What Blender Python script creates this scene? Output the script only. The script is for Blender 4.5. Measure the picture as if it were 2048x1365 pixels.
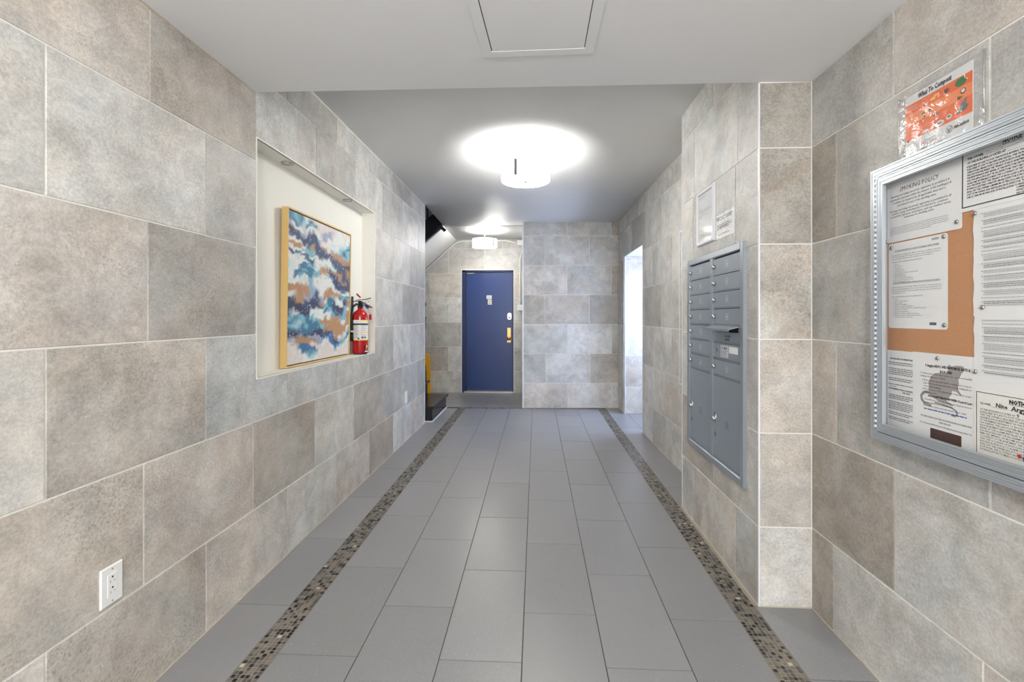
import bpy, math, random
from mathutils import Matrix, Vector, noise
random.seed(7)
S = bpy.context.scene
for o in list(bpy.data.objects): bpy.data.objects.remove(o)
COL = S.collection
PI = math.pi
CH = 1.238                                   # eye height

# ------------------------------------------------------------------ camera, world, lights, exposure
cd = bpy.data.cameras.new('camera'); cam = bpy.data.objects.new('camera', cd); COL.objects.link(cam)
cam.location = (0, 0, CH); cam.rotation_euler = (PI/2, 0, math.atan(48/950.0))
cd.sensor_fit = 'HORIZONTAL'; cd.sensor_width = 36.0; cd.lens = 950.0/2048*36
cd.shift_x = 0; cd.shift_y = -(682.5-633)/2048.0; cd.clip_start = 0.02
S.camera = cam
W = bpy.data.worlds.new('world'); S.world = W; W.use_nodes = True
W.node_tree.nodes['Background'].inputs[0].default_value = (0.75, 0.85, 1, 1)
W.node_tree.nodes['Background'].inputs[1].default_value = 1.0
def area(name, loc, rot, sx, sy, power, col):
    l = bpy.data.lights.new(name, 'AREA'); l.shape = 'RECTANGLE'; l.size = sx; l.size_y = sy
    l.energy = power; l.color = col
    o = bpy.data.objects.new(name, l); COL.objects.link(o); o.location = loc; o.rotation_euler = rot
    return o
ENTRY_P, PASS_P, BACKL_P, BULB_P, SHADE_E = 73, 42, 90, 0.7, 47
area('fill_behind_camera', (-0.1, -2.52, 1.25), (PI/2, 0, 0), 1.9, 2.0, ENTRY_P, (0.97, 0.985, 1.0))  # added fill, stands in for daylight from the unseen entrance side
area('daylight_passage', (1.86, 5.61, 1.40), (math.radians(62), 0, PI/2), 0.9, 1.05, PASS_P, (0.52, 0.66, 1.0))
_l = bpy.data.lights.new('ceiling_lamp_behind_camera', 'POINT'); _l.energy = BACKL_P; _l.shadow_soft_size = .16; _l.color = (1, .985, .965)
_o = bpy.data.objects.new('ceiling_lamp_behind_camera', _l); COL.objects.link(_o); _o.location = (0, -.75, 1.98)
S.view_settings.view_transform = 'Standard'; S.view_settings.look = 'None'
S.view_settings.gamma = 1.0; S.view_settings.use_curve_mapping = False
S.view_settings.exposure = 0.06

# ------------------------------------------------------------------ materials
def lin(r, g, b):
    f = lambda c: (c/255/12.92) if c/255 <= 0.04045 else ((c/255+0.055)/1.055)**2.4
    return (f(r), f(g), f(b), 1)
class NT:
    def __init__(s, name):
        s.m = bpy.data.materials.new(name); s.m.use_nodes = True
        s.t = s.m.node_tree; s.b = s.t.nodes['Principled BSDF']; s.out = s.t.nodes['Material Output']
    def n(s, typ, ins=None, **kw):
        x = s.t.nodes.new(typ)
        for k, v in kw.items(): setattr(x, k, v)
        for k, v in (ins or {}).items(): s.set(x.inputs[k], v)
        return x
    def set(s, sock, v):
        if hasattr(v, 'is_output') or isinstance(v, bpy.types.NodeSocket): s.t.links.new(v, sock)
        else: sock.default_value = v
    def m_(s, op, a, b=0.0, c=None, clamp=False):
        x = s.n('ShaderNodeMath', operation=op, use_clamp=clamp); s.set(x.inputs[0], a); s.set(x.inputs[1], b)
        if c is not None: s.set(x.inputs[2], c)
        return x.outputs[0]
    def ramp(s, v, lo, hi):
        x = s.n('ShaderNodeMapRange', {0: v, 1: lo, 2: hi}); x.interpolation_type = 'SMOOTHSTEP'; return x.outputs[0]
    def mix(s, f, a, b, mode='MIX'):
        x = s.n('ShaderNodeMix', data_type='RGBA', blend_type=mode); s.set(x.inputs[0], f); s.set(x.inputs[6], a); s.set(x.inputs[7], b); return x.outputs[2]
    def noise(s, vec, scale, detail=3, rough=0.5, dist=0.0):
        return s.n('ShaderNodeTexNoise', {'Vector': vec, 'Scale': scale, 'Detail': detail, 'Roughness': rough, 'Distortion': dist}).outputs['Fac']
    def coord(s, rnd=True, scale=(1, 1, 1)):
        tc = s.n('ShaderNodeTexCoord').outputs['Object']
        if scale != (1, 1, 1):
            tc = s.n('ShaderNodeMapping', {'Vector': tc, 'Scale': scale}).outputs[0]
        if not rnd: return tc
        oi = s.n('ShaderNodeObjectInfo')
        off = s.n('ShaderNodeCombineXYZ', {0: s.m_('MULTIPLY', oi.outputs['Random'], 37.0), 1: s.m_('MULTIPLY', oi.outputs['Random'], 91.0), 2: s.m_('MULTIPLY', oi.outputs['Random'], 53.0)}).outputs[0]
        return s.n('ShaderNodeVectorMath', {0: tc, 1: off}, operation='ADD').outputs[0]
    def bump(s, h, st, dist=0.01):
        s.set(s.b.inputs['Normal'], s.n('ShaderNodeBump', {'Height': h, 'Strength': st, 'Distance': dist}).outputs[0])
MAT = {}
def flat(name, col, rough=0.5, metal=0.0, grain=0.06, gscale=40, bump=0.0, spec=0.5, coat=0.0, emit=None):
    """simple procedural surface: base colour with fine noise variation"""
    t = NT(name); v = t.coord(False)
    f = t.noise(v, gscale, 4, 0.6)
    c = tuple(col[:3])
    lo = tuple(x*(1-grain) for x in c)+(1,); hi = tuple(min(1, x*(1+grain)) for x in c)+(1,)
    t.set(t.b.inputs['Base Color'], t.mix(f, lo, hi))
    t.b.inputs['Roughness'].default_value = rough; t.b.inputs['Metallic'].default_value = metal
    t.b.inputs['Specular IOR Level'].default_value = spec; t.b.inputs['Coat Weight'].default_value = coat
    if bump: t.bump(f, bump, 0.002)
    if emit: t.b.inputs['Emission Color'].default_value = emit[0]; t.b.inputs['Emission Strength'].default_value = emit[1]
    MAT[name] = t.m; return t.m

def tile_mat():
    t = NT('wall_tile'); v = t.coord(True); oi = t.n('ShaderNodeObjectInfo')
    big = t.noise(v, 2.6, 4, 0.6, 0.5); mid = t.noise(v, 8.0, 7, 0.68, 0.6); hue = t.noise(v, 3.7, 3, 0.55, 0.3)
    msk = t.noise(v, 3.1, 2, 0.5, 0.2)
    fine = t.noise(v, 105, 5, 0.8); pit = t.noise(v, 120, 4, 0.7, 0.25); brush = t.noise(t.coord(True, (1, 3.2, 1)), 26, 6, 0.75, 0.5)
    white = t.noise(v, 22, 7, 0.8, 1.2); rust = t.noise(v, 5.5, 7, 0.75, 1.0)
    f = t.m_('ADD', t.m_('MULTIPLY', t.ramp(big, .30, .70), .32), t.m_('MULTIPLY', t.ramp(mid, .30, .70), .34))
    f = t.m_('ADD', f, t.m_('MULTIPLY', t.ramp(fine, .36, .64), .28))
    f = t.m_('ADD', f, t.m_('MULTIPLY', t.ramp(brush, .25, .75), .10))
    f = t.m_('ADD', f, 0.50)
    base = t.mix(1.0, oi.outputs['Color'], t.n('ShaderNodeCombineColor', {0: f, 1: f, 2: f}).outputs[0], 'MULTIPLY')
    warm = t.mix(1.0, base, (1.0, .96, .915, 1), 'MULTIPLY'); cool = t.mix(1.0, base, (.985, 1.0, 1.0, 1), 'MULTIPLY')
    c = t.mix(t.ramp(hue, .35, .65), cool, warm)
    am = t.m_('MULTIPLY', t.ramp(msk, .36, .64), oi.outputs['Alpha'])
    pits = t.m_('MULTIPLY', t.ramp(pit, .50, .64), am)
    c = t.mix(t.m_('MULTIPLY', t.m_('MULTIPLY', t.ramp(rust, .50, .68), oi.outputs['Alpha']), .34), c, (.33, .255, .18, 1))
    c = t.mix(t.m_('MULTIPLY', pits, .55), c, (.20, .165, .125, 1))
    c = t.mix(t.m_('MULTIPLY', t.ramp(white, .60, .76), .5), c, (.70, .685, .65, 1))
    t.set(t.b.inputs['Base Color'], c)
    t.set(t.b.inputs['Roughness'], t.m_('ADD', t.m_('MULTIPLY', mid, .2), .34))
    t.bump(t.m_('SUBTRACT', t.m_('ADD', fine, brush), t.m_('MULTIPLY', pits, 1.2)), .22, .002)
    return t.m
M_TILE = tile_mat()
def floor_mat():
    t = NT('floor_tile'); v = t.coord(True); oi = t.n('ShaderNodeObjectInfo')
    g = t.noise(v, 330, 2, .6); g2 = t.noise(v, 3, 4, .6); sp = t.noise(v, 150, 1, .5)
    f = t.m_('ADD', t.m_('MULTIPLY', t.ramp(g, .3, .7), .22), t.m_('MULTIPLY', g2, .14)); f = t.m_('ADD', f, .80)
    c = t.mix(1.0, oi.outputs['Color'], t.n('ShaderNodeCombineColor', {0: f, 1: f, 2: f}).outputs[0], 'MULTIPLY')
    c = t.mix(t.m_('MULTIPLY', t.ramp(sp, .72, .78), .5), c, (.55, .54, .52, 1))
    t.set(t.b.inputs['Base Color'], c)
    t.set(t.b.inputs['Roughness'], t.m_('ADD', t.m_('MULTIPLY', g2, .14), .27))
    t.b.inputs['Specular IOR Level'].default_value = .5
    t.bump(g, .08, .001)
    return t.m
M_FLOOR = floor_mat()
def ceil_mat():
    t = NT('ceiling_paint'); v = t.coord(False)
    a = t.noise(v, 1.3, 4, .6, .5); b = t.noise(v, 24, 5, .6)
    t.set(t.b.inputs['Base Color'], t.mix(a, (.82, .82, .82, 1), (.87, .87, .865, 1)))
    t.b.inputs['Roughness'].default_value = .50; t.b.inputs['Specular IOR Level'].default_value = .35
    t.bump(t.m_('ADD', a, t.m_('MULTIPLY', b, .12)), .18, .02)
    return t.m
M_CEIL = ceil_mat()
flat('grout_light', lin(236, 233, 227), .8, grain=.05, gscale=60)
flat('grout_dark', lin(72, 66, 60), .85, grain=.15, gscale=30)
flat('grout_mosaic', lin(150, 142, 130), .7, grain=.15, gscale=60)
flat('white_paint', lin(226, 226, 224), .5)
flat('niche_paint', lin(240, 238, 229), .55, grain=.02)
flat('white_plastic', lin(240, 240, 238), .3, grain=.02)
flat('white_edge', lin(232, 233, 236), .3, grain=.02)
flat('dark_hole', lin(18, 18, 18), .8)
flat('black_paint', lin(26, 24, 26), .22, grain=.3, gscale=12, bump=.4)
flat('black_plastic', lin(22, 22, 24), .4)
flat('blue_door', lin(28, 56, 116), .32, grain=.10, gscale=6, bump=.15)
flat('blue_dark', lin(24, 38, 80), .4)
flat('chrome', lin(215, 213, 210), .18, 1.0, grain=.02)
flat('nickel', lin(178, 176, 172), .35, 1.0, grain=.04)
flat('brass', lin(206, 152, 88), .28, 1.0, grain=.05)
flat('gold_wood', lin(214, 178, 112), .42, grain=.06, gscale=30)
flat('pale_wood', lin(226, 204, 150), .5, grain=.05)
flat('mail_metal', lin(140, 149, 158), .38, .25, grain=.03, gscale=200)
flat('mail_frame', lin(158, 165, 173), .3, .5, grain=.03, gscale=200)
flat('board_metal', lin(186, 192, 197), .38, .6, grain=.03, gscale=200)
flat('cork', lin(186, 134, 92), .9, grain=.28, gscale=260, bump=.3)
flat('paper', lin(228, 228, 227), .6, grain=.02, gscale=8)
flat('paper_cream', lin(232, 231, 224), .55, grain=.02, gscale=8)
flat('ink', lin(24, 24, 26), .6)
flat('ink_grey', lin(112, 112, 114), .6)
flat('ink_pale', lin(165, 165, 167), .6)
flat('engrave_light', lin(196, 202, 208), .4)
flat('engrave_dark', lin(88, 96, 104), .5)
flat('rat_grey', lin(158, 152, 149), .6)
flat('photo_brown', lin(72, 44, 36), .4, grain=.5, gscale=60)
flat('orange', lin(232, 104, 36), .4, grain=.04); flat('orange_light', lin(240, 138, 78), .4, grain=.04)
flat('green', lin(38, 110, 58), .4, grain=.3); flat('brown', lin(120, 66, 40), .5, grain=.3)
flat('red_ink', lin(200, 50, 50), .5); flat('yellow', lin(236, 180, 30), .4, grain=.04)
flat('yellow_print', lin(240, 196, 60), .5); flat('blue_ink', lin(60, 80, 150), .5)
flat('red_enamel', lin(160, 12, 18), .18, grain=.03, coat=.15)
flat('yellow_plastic', lin(240, 178, 10), .38, grain=.03)
flat('mos_black', lin(30, 28, 26), .2, grain=.3, gscale=150); flat('mos_dark', lin(78, 74, 68), .3, grain=.25, gscale=150)
flat('mos_grey', lin(108, 104, 97), .32, grain=.22, gscale=150); flat('mos_taupe', lin(122, 113, 100), .35, grain=.22, gscale=150)
flat('mos_pearl', lin(196, 188, 172), .2, grain=.25, gscale=150)
flat('shade_glass', lin(250, 248, 244), .4, grain=.01, emit=((1, .985, .96, 1), SHADE_E))
flat('shade_glass_dim', lin(250, 248, 244), .4, grain=.01, emit=((1, .985, .96, 1), SHADE_E*.36))
flat('shade_inner', lin(240, 238, 234), .6, grain=.01)
def clear(name, gloss, rough, bumpst=0, tint=(1, 1, 1, 1)):
    t = NT(name); t.t.nodes.remove(t.b)
    g = t.n('ShaderNodeBsdfGlossy', {'Roughness': rough}); tr = t.n('ShaderNodeBsdfTransparent', {'Color': tint})
    fr = t.m_('ADD', t.m_('MULTIPLY', t.m_('POWER', t.n('ShaderNodeLayerWeight', {'Blend': .5}).outputs['Facing'], 5.0), .4), .025)
    if bumpst:
        nz = t.noise(t.coord(False), 14, 3, .6, 2.0)
        b = t.n('ShaderNodeBump', {'Height': nz, 'Strength': bumpst, 'Distance': .02}).outputs[0]; t.set(g.inputs['Normal'], b)
    f = t.m_('ADD', t.m_('MULTIPLY', fr, 1.0), gloss, clamp=True)
    mx = t.n('ShaderNodeMixShader'); t.set(mx.inputs[0], f); t.set(mx.inputs[1], tr.outputs[0]); t.set(mx.inputs[2], g.outputs[0])
    t.t.links.new(mx.outputs[0], t.out.inputs[0]); MAT[name] = t.m; return t.m
clear('glass', .0, .05); clear('plastic_film', .06, .12, .28, (.97, .97, .97, 1))

# ------------------------------------------------------------------ mesh helpers
def frame(p, u, v=(0, 0, 1)):
    u = Vector(u).normalized(); v = Vector(v); n = u.cross(v)
    return Matrix(((u.x, v.x, n.x, p[0]), (u.y, v.y, n.y, p[1]), (u.z, v.z, n.z, p[2]), (0, 0, 0, 1)))
def FL(y, z, x=-1.29): return frame((x, y, z), (0, 1, 0))       # on the left wall, facing +x
def FR(y, z, x=1.16): return frame((x, y, z), (0, -1, 0))       # on the right wall, facing -x
def FB(x, z, y): return frame((x, y, z), (1, 0, 0))             # on a wall facing the camera
class MB:
    def __init__(s): s.v = []; s.f = []; s.mi = []; s.sm = []; s.mats = []; s.cur = 0; s.T = None
    def mat(s, m):
        m = MAT[m] if isinstance(m, str) else m
        if m not in s.mats: s.mats.append(m)
        s.cur = s.mats.index(m); return s
    def add(s, vs, fs, smooth=False):
        k = len(s.v)
        s.v += [tuple(s.T @ Vector(p)) if s.T else tuple(p) for p in vs]
        for f in fs: s.f.append(tuple(k+i for i in f)); s.mi.append(s.cur); s.sm.append(smooth)
        return s
    def box(s, x0, x1, y0, y1, z0, z1, c=0.0):
        if c <= 0:
            vs = [(x, y, z) for z in (z0, z1) for y in (y0, y1) for x in (x0, x1)]
            return s.add(vs, [(0, 2, 3, 1), (4, 5, 7, 6), (0, 1, 5, 4), (2, 6, 7, 3), (0, 4, 6, 2), (1, 3, 7, 5)])
        vs = []                                                  # box with a chamfered +z face
        for z, d in ((z0, 0), (z1-c, 0), (z1, c)):
            vs += [(x0+d, y0+d, z), (x1-d, y0+d, z), (x1-d, y1-d, z), (x0+d, y1-d, z)]
        fs = [(3, 2, 1, 0), (8, 9, 10, 11)]
        for k in (0, 4):
            for i in range(4): fs.append((k+i, k+(i+1) % 4, k+4+(i+1) % 4, k+4+i))
        return s.add(vs, fs)
    def quad(s, x0, x1, y0, y1, z): return s.add([(x0, y0, z), (x1, y0, z), (x1, y1, z), (x0, y1, z)], [(0, 1, 2, 3)])
    def prism(s, poly, z0, z1):
        n = len(poly)
        return s.add([(p[0], p[1], z0) for p in poly]+[(p[0], p[1], z1) for p in poly],
                     [tuple(range(n-1, -1, -1)), tuple(range(n, 2*n))]+[(i, (i+1) % n, n+(i+1) % n, n+i) for i in range(n)])
    def lathe(s, prof, c=(0, 0, 0), axis='z', n=24, smooth=True, a0=0, a1=2*PI):
        vs = []; full = abs(a1-a0-2*PI) < 1e-6; m = n if full else n+1
        for r, h in prof:
            for i in range(m):
                a = a0+(a1-a0)*i/n; x, y = r*math.cos(a), r*math.sin(a)
                p = (x, y, h) if axis == 'z' else ((h, x, y) if axis == 'x' else (y, h, x))
                vs.append((c[0]+p[0], c[1]+p[1], c[2]+p[2]))
        fs = []
        for j in range(len(prof)-1):
            for i in range(n):
                a, b = j*m+i, j*m+(i+1) % m
                fs.append((a, b, b+m, a+m))
        s.add(vs, fs, smooth)
        if full:
            k = len(s.v)-len(vs)
            for j, rev in ((0, True), (len(prof)-1, False)):
                if prof[j][0] > 1e-5:
                    r_ = [k+j*m+i for i in range(m)]
                    if rev: r_ = r_[::-1]
                    s.f.append(tuple(r_)); s.mi.append(s.cur); s.sm.append(False)
        return s
    def tube(s, pts, r, n=10):
        pts = [Vector(p) for p in pts]; rings = []
        for i, p in enumerate(pts):
            d = (pts[min(i+1, len(pts)-1)]-pts[max(i-1, 0)]).normalized()
            a = Vector((0, 0, 1)) if abs(d.z) < .9 else Vector((1, 0, 0))
            e1 = d.cross(a).normalized(); e2 = d.cross(e1).normalized()
            rr = r[i] if isinstance(r, (list, tuple)) else r
            rings.append([tuple(p+e1*rr*math.cos(2*PI*k/n)+e2*rr*math.sin(2*PI*k/n)) for k in range(n)])
        vs = [v for q in rings for v in q]
        fs = [(j*n+i, j*n+(i+1) % n, (j+1)*n+(i+1) % n, (j+1)*n+i) for j in range(len(pts)-1) for i in range(n)]
        fs += [tuple(range(n))[::-1], tuple(range((len(pts)-1)*n, len(pts)*n))]
        return s.add(vs, fs, True)
    def mesh(s, name):
        me = bpy.data.meshes.new(name); me.from_pydata(s.v, [], s.f)
        for m in s.mats: me.materials.append(m)
        me.polygons.foreach_set('material_index', s.mi); me.polygons.foreach_set('use_smooth', s.sm)
        me.update(); return me
    def build(s, name, parent=None, M=None, recalc=False):
        me = s.mesh(name)
        o = bpy.data.objects.new(name, me); COL.objects.link(o)
        if parent: o.parent = parent
        if M is not None: o.matrix_local = M
        return o
def tag(o, label, cat, group=None):
    o['label'] = label; o['category'] = cat
    if group: o['group'] = group
    return o
def thing(name, label, cat, M, group=None):
    o = bpy.data.objects.new(name, None); COL.objects.link(o); o.matrix_local = M; o.empty_display_size = .05
    return tag(o, label, cat, group)
def struct(o): o['kind'] = 'structure'; return o
def stuff(o): o['kind'] = 'stuff'; return o
def copy_tree(o, parent=None):
    c = o.copy(); COL.objects.link(c)
    if parent: c.parent = parent; c.matrix_local = o.matrix_local
    for ch in list(o.children): copy_tree(ch, c)
    return c
def rrect(x0, x1, y0, y1, r, n=4):
    p = []
    for cx, cy, a in ((x1-r, y1-r, 0), (x0+r, y1-r, 90), (x0+r, y0+r, 180), (x1-r, y0+r, 270)):
        for k in range(n+1):
            t = math.radians(a+90*k/n); p.append((cx+r*math.cos(t), cy+r*math.sin(t)))
    return p
# ---- lettering: built-in font turned into flat mesh
TC = {}
def tgeo(s, bold=0.0, shear=0.0):
    k = (s, bold, shear)
    if k in TC: return TC[k]
    cu = bpy.data.curves.new('t', 'FONT'); cu.body = s; cu.size = 1; cu.resolution_u = 1; cu.offset = bold; cu.shear = shear
    ob = bpy.data.objects.new('t', cu); me = bpy.data.meshes.new_from_object(ob)
    vs = [tuple(v.co) for v in me.vertices]; fs = [tuple(p.vertices) for p in me.polygons]
    w0 = min([v[0] for v in vs] or [0]); w1 = max([v[0] for v in vs] or [1])
    bpy.data.objects.remove(ob); bpy.data.curves.remove(cu); bpy.data.meshes.remove(me)
    TC[k] = (vs, fs, w0, w1); return TC[k]
def text(mb, s, x, y, size, z=0.0008, width=None, align='l', bold=0.0, shear=0.0, rot=0.0):
    vs, fs, w0, w1 = tgeo(s, bold, shear); sx = size
    if width: sx = width/(w1-w0)
    w = (w1-w0)*sx; ox = x-{'l': 0, 'c': w/2, 'r': w}[align]
    c, sn = math.cos(rot), math.sin(rot); out = []
    for a, b, _ in vs:
        px = ox+(a-w0)*sx-x; py = b*size
        out.append((x+px*c-py*sn, y+px*sn+py*c, z))
    mb.add(out, fs)
def bars(mb, x0, x1, y, h, z=.0008, slope=0.0, rng=random):
    """one row of unreadable small print: word-sized strokes"""
    x = x0
    while x < x1-h:
        w = min(rng.uniform(1.4, 6)*h, x1-x)
        mb.add([(x, y, z), (x+w, y, z), (x+w, y+h, z), (x, y+h, z)], [(0, 1, 2, 3)]); x += w+h*.7

# ------------------------------------------------------------------ tile laying
TONES = {'g': (.455, .450, .430, .7), 'l': (.515, .510, .490, .5), 'c': (.455, .462, .455, .3), 'w': (.470, .442, .402, 1.0),
         'p': (.500, .470, .435, .7), 'd': (.345, .335, .315, .9), 't': (.385, .360, .325, 1.0), 'b': (.380, .342, .300, 1.0),
         'L': (.560, .545, .520, .4), 'D': (.31, .29, .265, 1.0), 'x': (.420, .415, .398, .6)}
TMESH = {}; GAP = .0026; DARK = 1.0; rt = random.Random(11)
def tiles(parent, Mw, a0, a1, ztop, rows, holes=(), tones=None, zbot=0.0, top=None):
    """rows: list of (z0, z1, phase, pitch, tone string, a of the first tile in the string)"""
    for z0, z1, ph, pitch, tstr in rows:
        z0 = max(z0, zbot); z1 = min(z1, ztop)
        if z1-z0 < .01: continue
        k = math.floor((a0-ph)/pitch); n = 0
        while ph+k*pitch < a1-.004:
            x0 = max(ph+k*pitch, a0); x1 = min(ph+(k+1)*pitch, a1); k += 1
            if x1-x0 < .012: continue
            tone = tstr[n % len(tstr)] if tstr else rt.choice('gglcwpxlg'); n += 1
            zt = z1
            if top:                                        # wall height differs along the wall
                zt = min(z1, top((x0+x1)/2))
                if zt-z0 < .01: continue
            gb = GAP if z0 > zbot+1e-4 else 0.0
            X0, X1, Z0, Z1 = x0+GAP, x1-GAP, z0+gb, zt-(GAP if zt == z1 and z1 < ztop-1e-4 else 0)
            xs = {X0, X1}; zs = {Z0, Z1}
            for h in holes:
                if h[0] < X1 and h[1] > X0 and h[2] < Z1 and h[3] > Z0:
                    xs |= {q for q in h[:2] if X0 < q < X1}; zs |= {q for q in h[2:] if Z0 < q < Z1}
            xs = sorted(xs); zs = sorted(zs); cells = []
            for i in range(len(xs)-1):
                for j in range(len(zs)-1):
                    cx, cz = (xs[i]+xs[i+1])/2, (zs[j]+zs[j+1])/2
                    if not any(h[0] < cx < h[1] and h[2] < cz < h[3] for h in holes): cells.append((xs[i], xs[i+1], zs[j], zs[j+1]))
            if not cells: continue
            whole = len(cells) == (len(xs)-1)*(len(zs)-1)
            if whole: cells = [(X0, X1, Z0, Z1)]
            cx = sum(c[0]+c[1] for c in cells)/2/len(cells); cz = sum(c[2]+c[3] for c in cells)/2/len(cells)
            key = tuple(round(q, 4) for c in cells for q in (c[0]-cx, c[1]-cx, c[2]-cz, c[3]-cz))
            if key not in TMESH:
                mb = MB().mat(M_TILE)
                for c in cells: mb.box(c[0]-cx, c[1]-cx, c[2]-cz, c[3]-cz, -.006, 0, .0012 if whole else 0)
                TMESH[key] = mb.mesh('tile')
            o = bpy.data.objects.new('tile', TMESH[key]); COL.objects.link(o); o.parent = parent
            o.matrix_local = Mw @ Matrix.Translation((cx, cz, rt.uniform(-.0005, .0003)))
            b = TONES[tone]; q = rt.uniform(.96, 1.04)*DARK*1.13
            o.color = (b[0]*q, b[1]*q, b[2]*q, b[3])
Z = [0, .351, .7525, 1.154, 1.5555, 1.957, 2.3585, 2.76]

# ------------------------------------------------------------------ structure: left wall with its niche
LX = -1.29; NY0, NY1, NZ0, NZ1, NX = 2.137, 3.742, .952, 2.063, -1.392; LEND = 5.46
wl = MB().mat('grout_light')
BK = LX-.0028
for y0, y1, z0, z1 in ((-2.6, NY0-.004, 0, 2.6), (NY1+.004, LEND, 0, 2.6), (NY0-.004, NY1+.004, 0, NZ0-.005), (NY0-.004, NY1+.004, NZ1+.005, 2.6)):
    wl.box(BK-.12, BK, y0, y1, z0, z1)
wl.box(BK-.12, NX-.005, NY0, NY1, NZ0, NZ1)
wall_left = struct(wl.build('wall_left'))
e = .78; o_ = 1.187
MW = frame((LX, 0, 0), (0, 1, 0))
hole = [(NY0, NY1, NZ0, NZ1)]
# each tone string begins with the tile behind the camera (a = -2.6)
pre = 'glwgp'
tiles(wall_left, MW, -2.6, LEND, 2.53, [
    (0, Z[1], 1.187, .6095, 'gwlpgwp'+'w'+'p'+'l'+'p'+'b'+'l'+'p'+'g'),
    (Z[1], Z[2], 1.500, .606, 'gwlpgw'+'w'+'p'+'t'+'l'+'t'+'x'+'x'+'d'+'g'),
    (Z[2], Z[3], 1.187, .6095, 'gwlpgwl'+'w'+'c'+'c'+'g'+'x'+'l'+'x'+'x'),
    (Z[3], Z[4], 1.517, .606, 'gwlpgwp'+'d'+'x'+'g'+'g'+'g'+'d'+'d'+'g'),
    (Z[4], Z[5], 1.187, .6095, 'gwlpgwl'+'l'+'x'+'g'+'g'+'g'+'l'+'d'+'l'),
    (Z[5], Z[6], 1.525, .604, 'gwlpgwp'+'t'+'l'+'x'+'l'+'x'+'l'+'g'+'x'),
    (Z[6], Z[7], 1.187, .6095, 'g'*9+'xlxdgl')], hole,
    top=None)
nb = MB().mat('niche_paint')
nb.box(NX-.004, NX, NY0, NY1, NZ0, NZ1)                       # back
nb.box(NX, LX+.001, NY0-.008, NY0+.001, NZ0-.006, NZ1+.006); nb.box(NX, LX+.001, NY1-.001, NY1+.008, NZ0-.006, NZ1+.006)
nb.box(NX, LX+.002, NY0, NY1, NZ0-.008, NZ0); nb.box(NX, LX+.001, NY0, NY1, NZ1, NZ1+.008)
nb.build('niche_lining', wall_left)

# ------------------------------------------------------------------ right wall: near part, pillar, far part with the passage
wr = MB().mat('grout_light'); g = .0028
P_N0, P_N1 = Vector((1.168, 2.075, 0)), Vector((1.135, -2.6, 0))     # near wall (from the pillar towards the camera)
def slab(mb, A, B, z0, z1, th=.12, off=g):
    """vertical slab whose visible face runs A -> B with the room on its left-hand (viewer's) side"""
    u = (B-A).normalized(); n = u.cross(Vector((0, 0, 1)))
    q = [A-n*off, B-n*off, B-n*(off+th), A-n*(off+th)]
    vs = [(p.x, p.y, z0) for p in q]+[(p.x, p.y, z1) for p in q]
    mb.add(vs, [(3, 2, 1, 0), (4, 5, 6, 7), (0, 1, 5, 4), (1, 2, 6, 5), (2, 3, 7, 6), (3, 0, 4, 7)])
PX, PY0, PY1 = .948, 2.075, 3.135
slab(wr, P_N0, P_N1, 0, 2.6)
wr.box(PX+g, 1.29, PY0+g, PY1, 0, 2.6)
F0, F1 = Vector((1.168, 3.135, 0)), Vector((1.132, 5.118, 0))        # far wall
OZ = 1.998; OY0, OY1 = 5.118, 6.103
slab(wr, F1, F0, 0, 2.6)
wr.box(1.132+g, 1.252, OY0-.002, 6.6, OZ+.004, 2.6)
wr.box(1.130+g, 1.252, OY1+g, 6.6, 0, OZ+.004)
wall_right = struct(wr.build('wall_right'))
ZR = [0, .339, .740, 1.140, 1.546, 1.956, 2.36, 2.76]
# near wall, a measured from the pillar corner
MN = frame(P_N0, P_N1-P_N0)
def ph(y): return 2.075-y
DARK = .86
tiles(wall_right, MN, 0, 4.67, 2.232, [
    (0, ZR[1], ph(1.928), .632, 'blpwglwgl'), (ZR[1], ZR[2], ph(1.608), .632, 'tlgwglwgl'),
    (ZR[2], ZR[3], ph(1.909), .632, 'pxxwglwgl'), (ZR[3], ZR[4], ph(1.608), .632, 'gxgwglwgl'),
    (ZR[4], ZR[5], ph(1.909), .632, 'txxwglwgl'), (ZR[5], ZR[6], ph(1.610), .62, 'gpxwglwgl')])
DARK = .93
# pillar front (faces the camera)
tiles(wall_right, frame((PX, PY0, 0), (1, 0, 0)), .0, 1.168-PX, 2.232,
      [(ZR[i], ZR[i+1], 0, .6, 'Lppwtt'[i]) for i in range(6)])
DARK = 1.0
# pillar side
MPil = frame((PX, PY1, 0), (0, -1, 0))
def pp(y): return PY1-y
tiles(wall_right, MPil, 0, PY1-PY0, 2.54, [
    (0, ZR[1], pp(2.92), .61, 'gpx'), (ZR[1], ZR[2], pp(2.606), .61, 'tgg'), (ZR[2], ZR[3], pp(2.92), .61, 'ggx'),
    (ZR[3], ZR[4], pp(2.606), .61, 'ggg'), (ZR[4], ZR[5], pp(2.92), .61, 'lgg'), (ZR[5], ZR[6], pp(2.29)-.61, .61, 'llg'), (ZR[6], ZR[7], pp(2.606), .61, 'gxg')])
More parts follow.
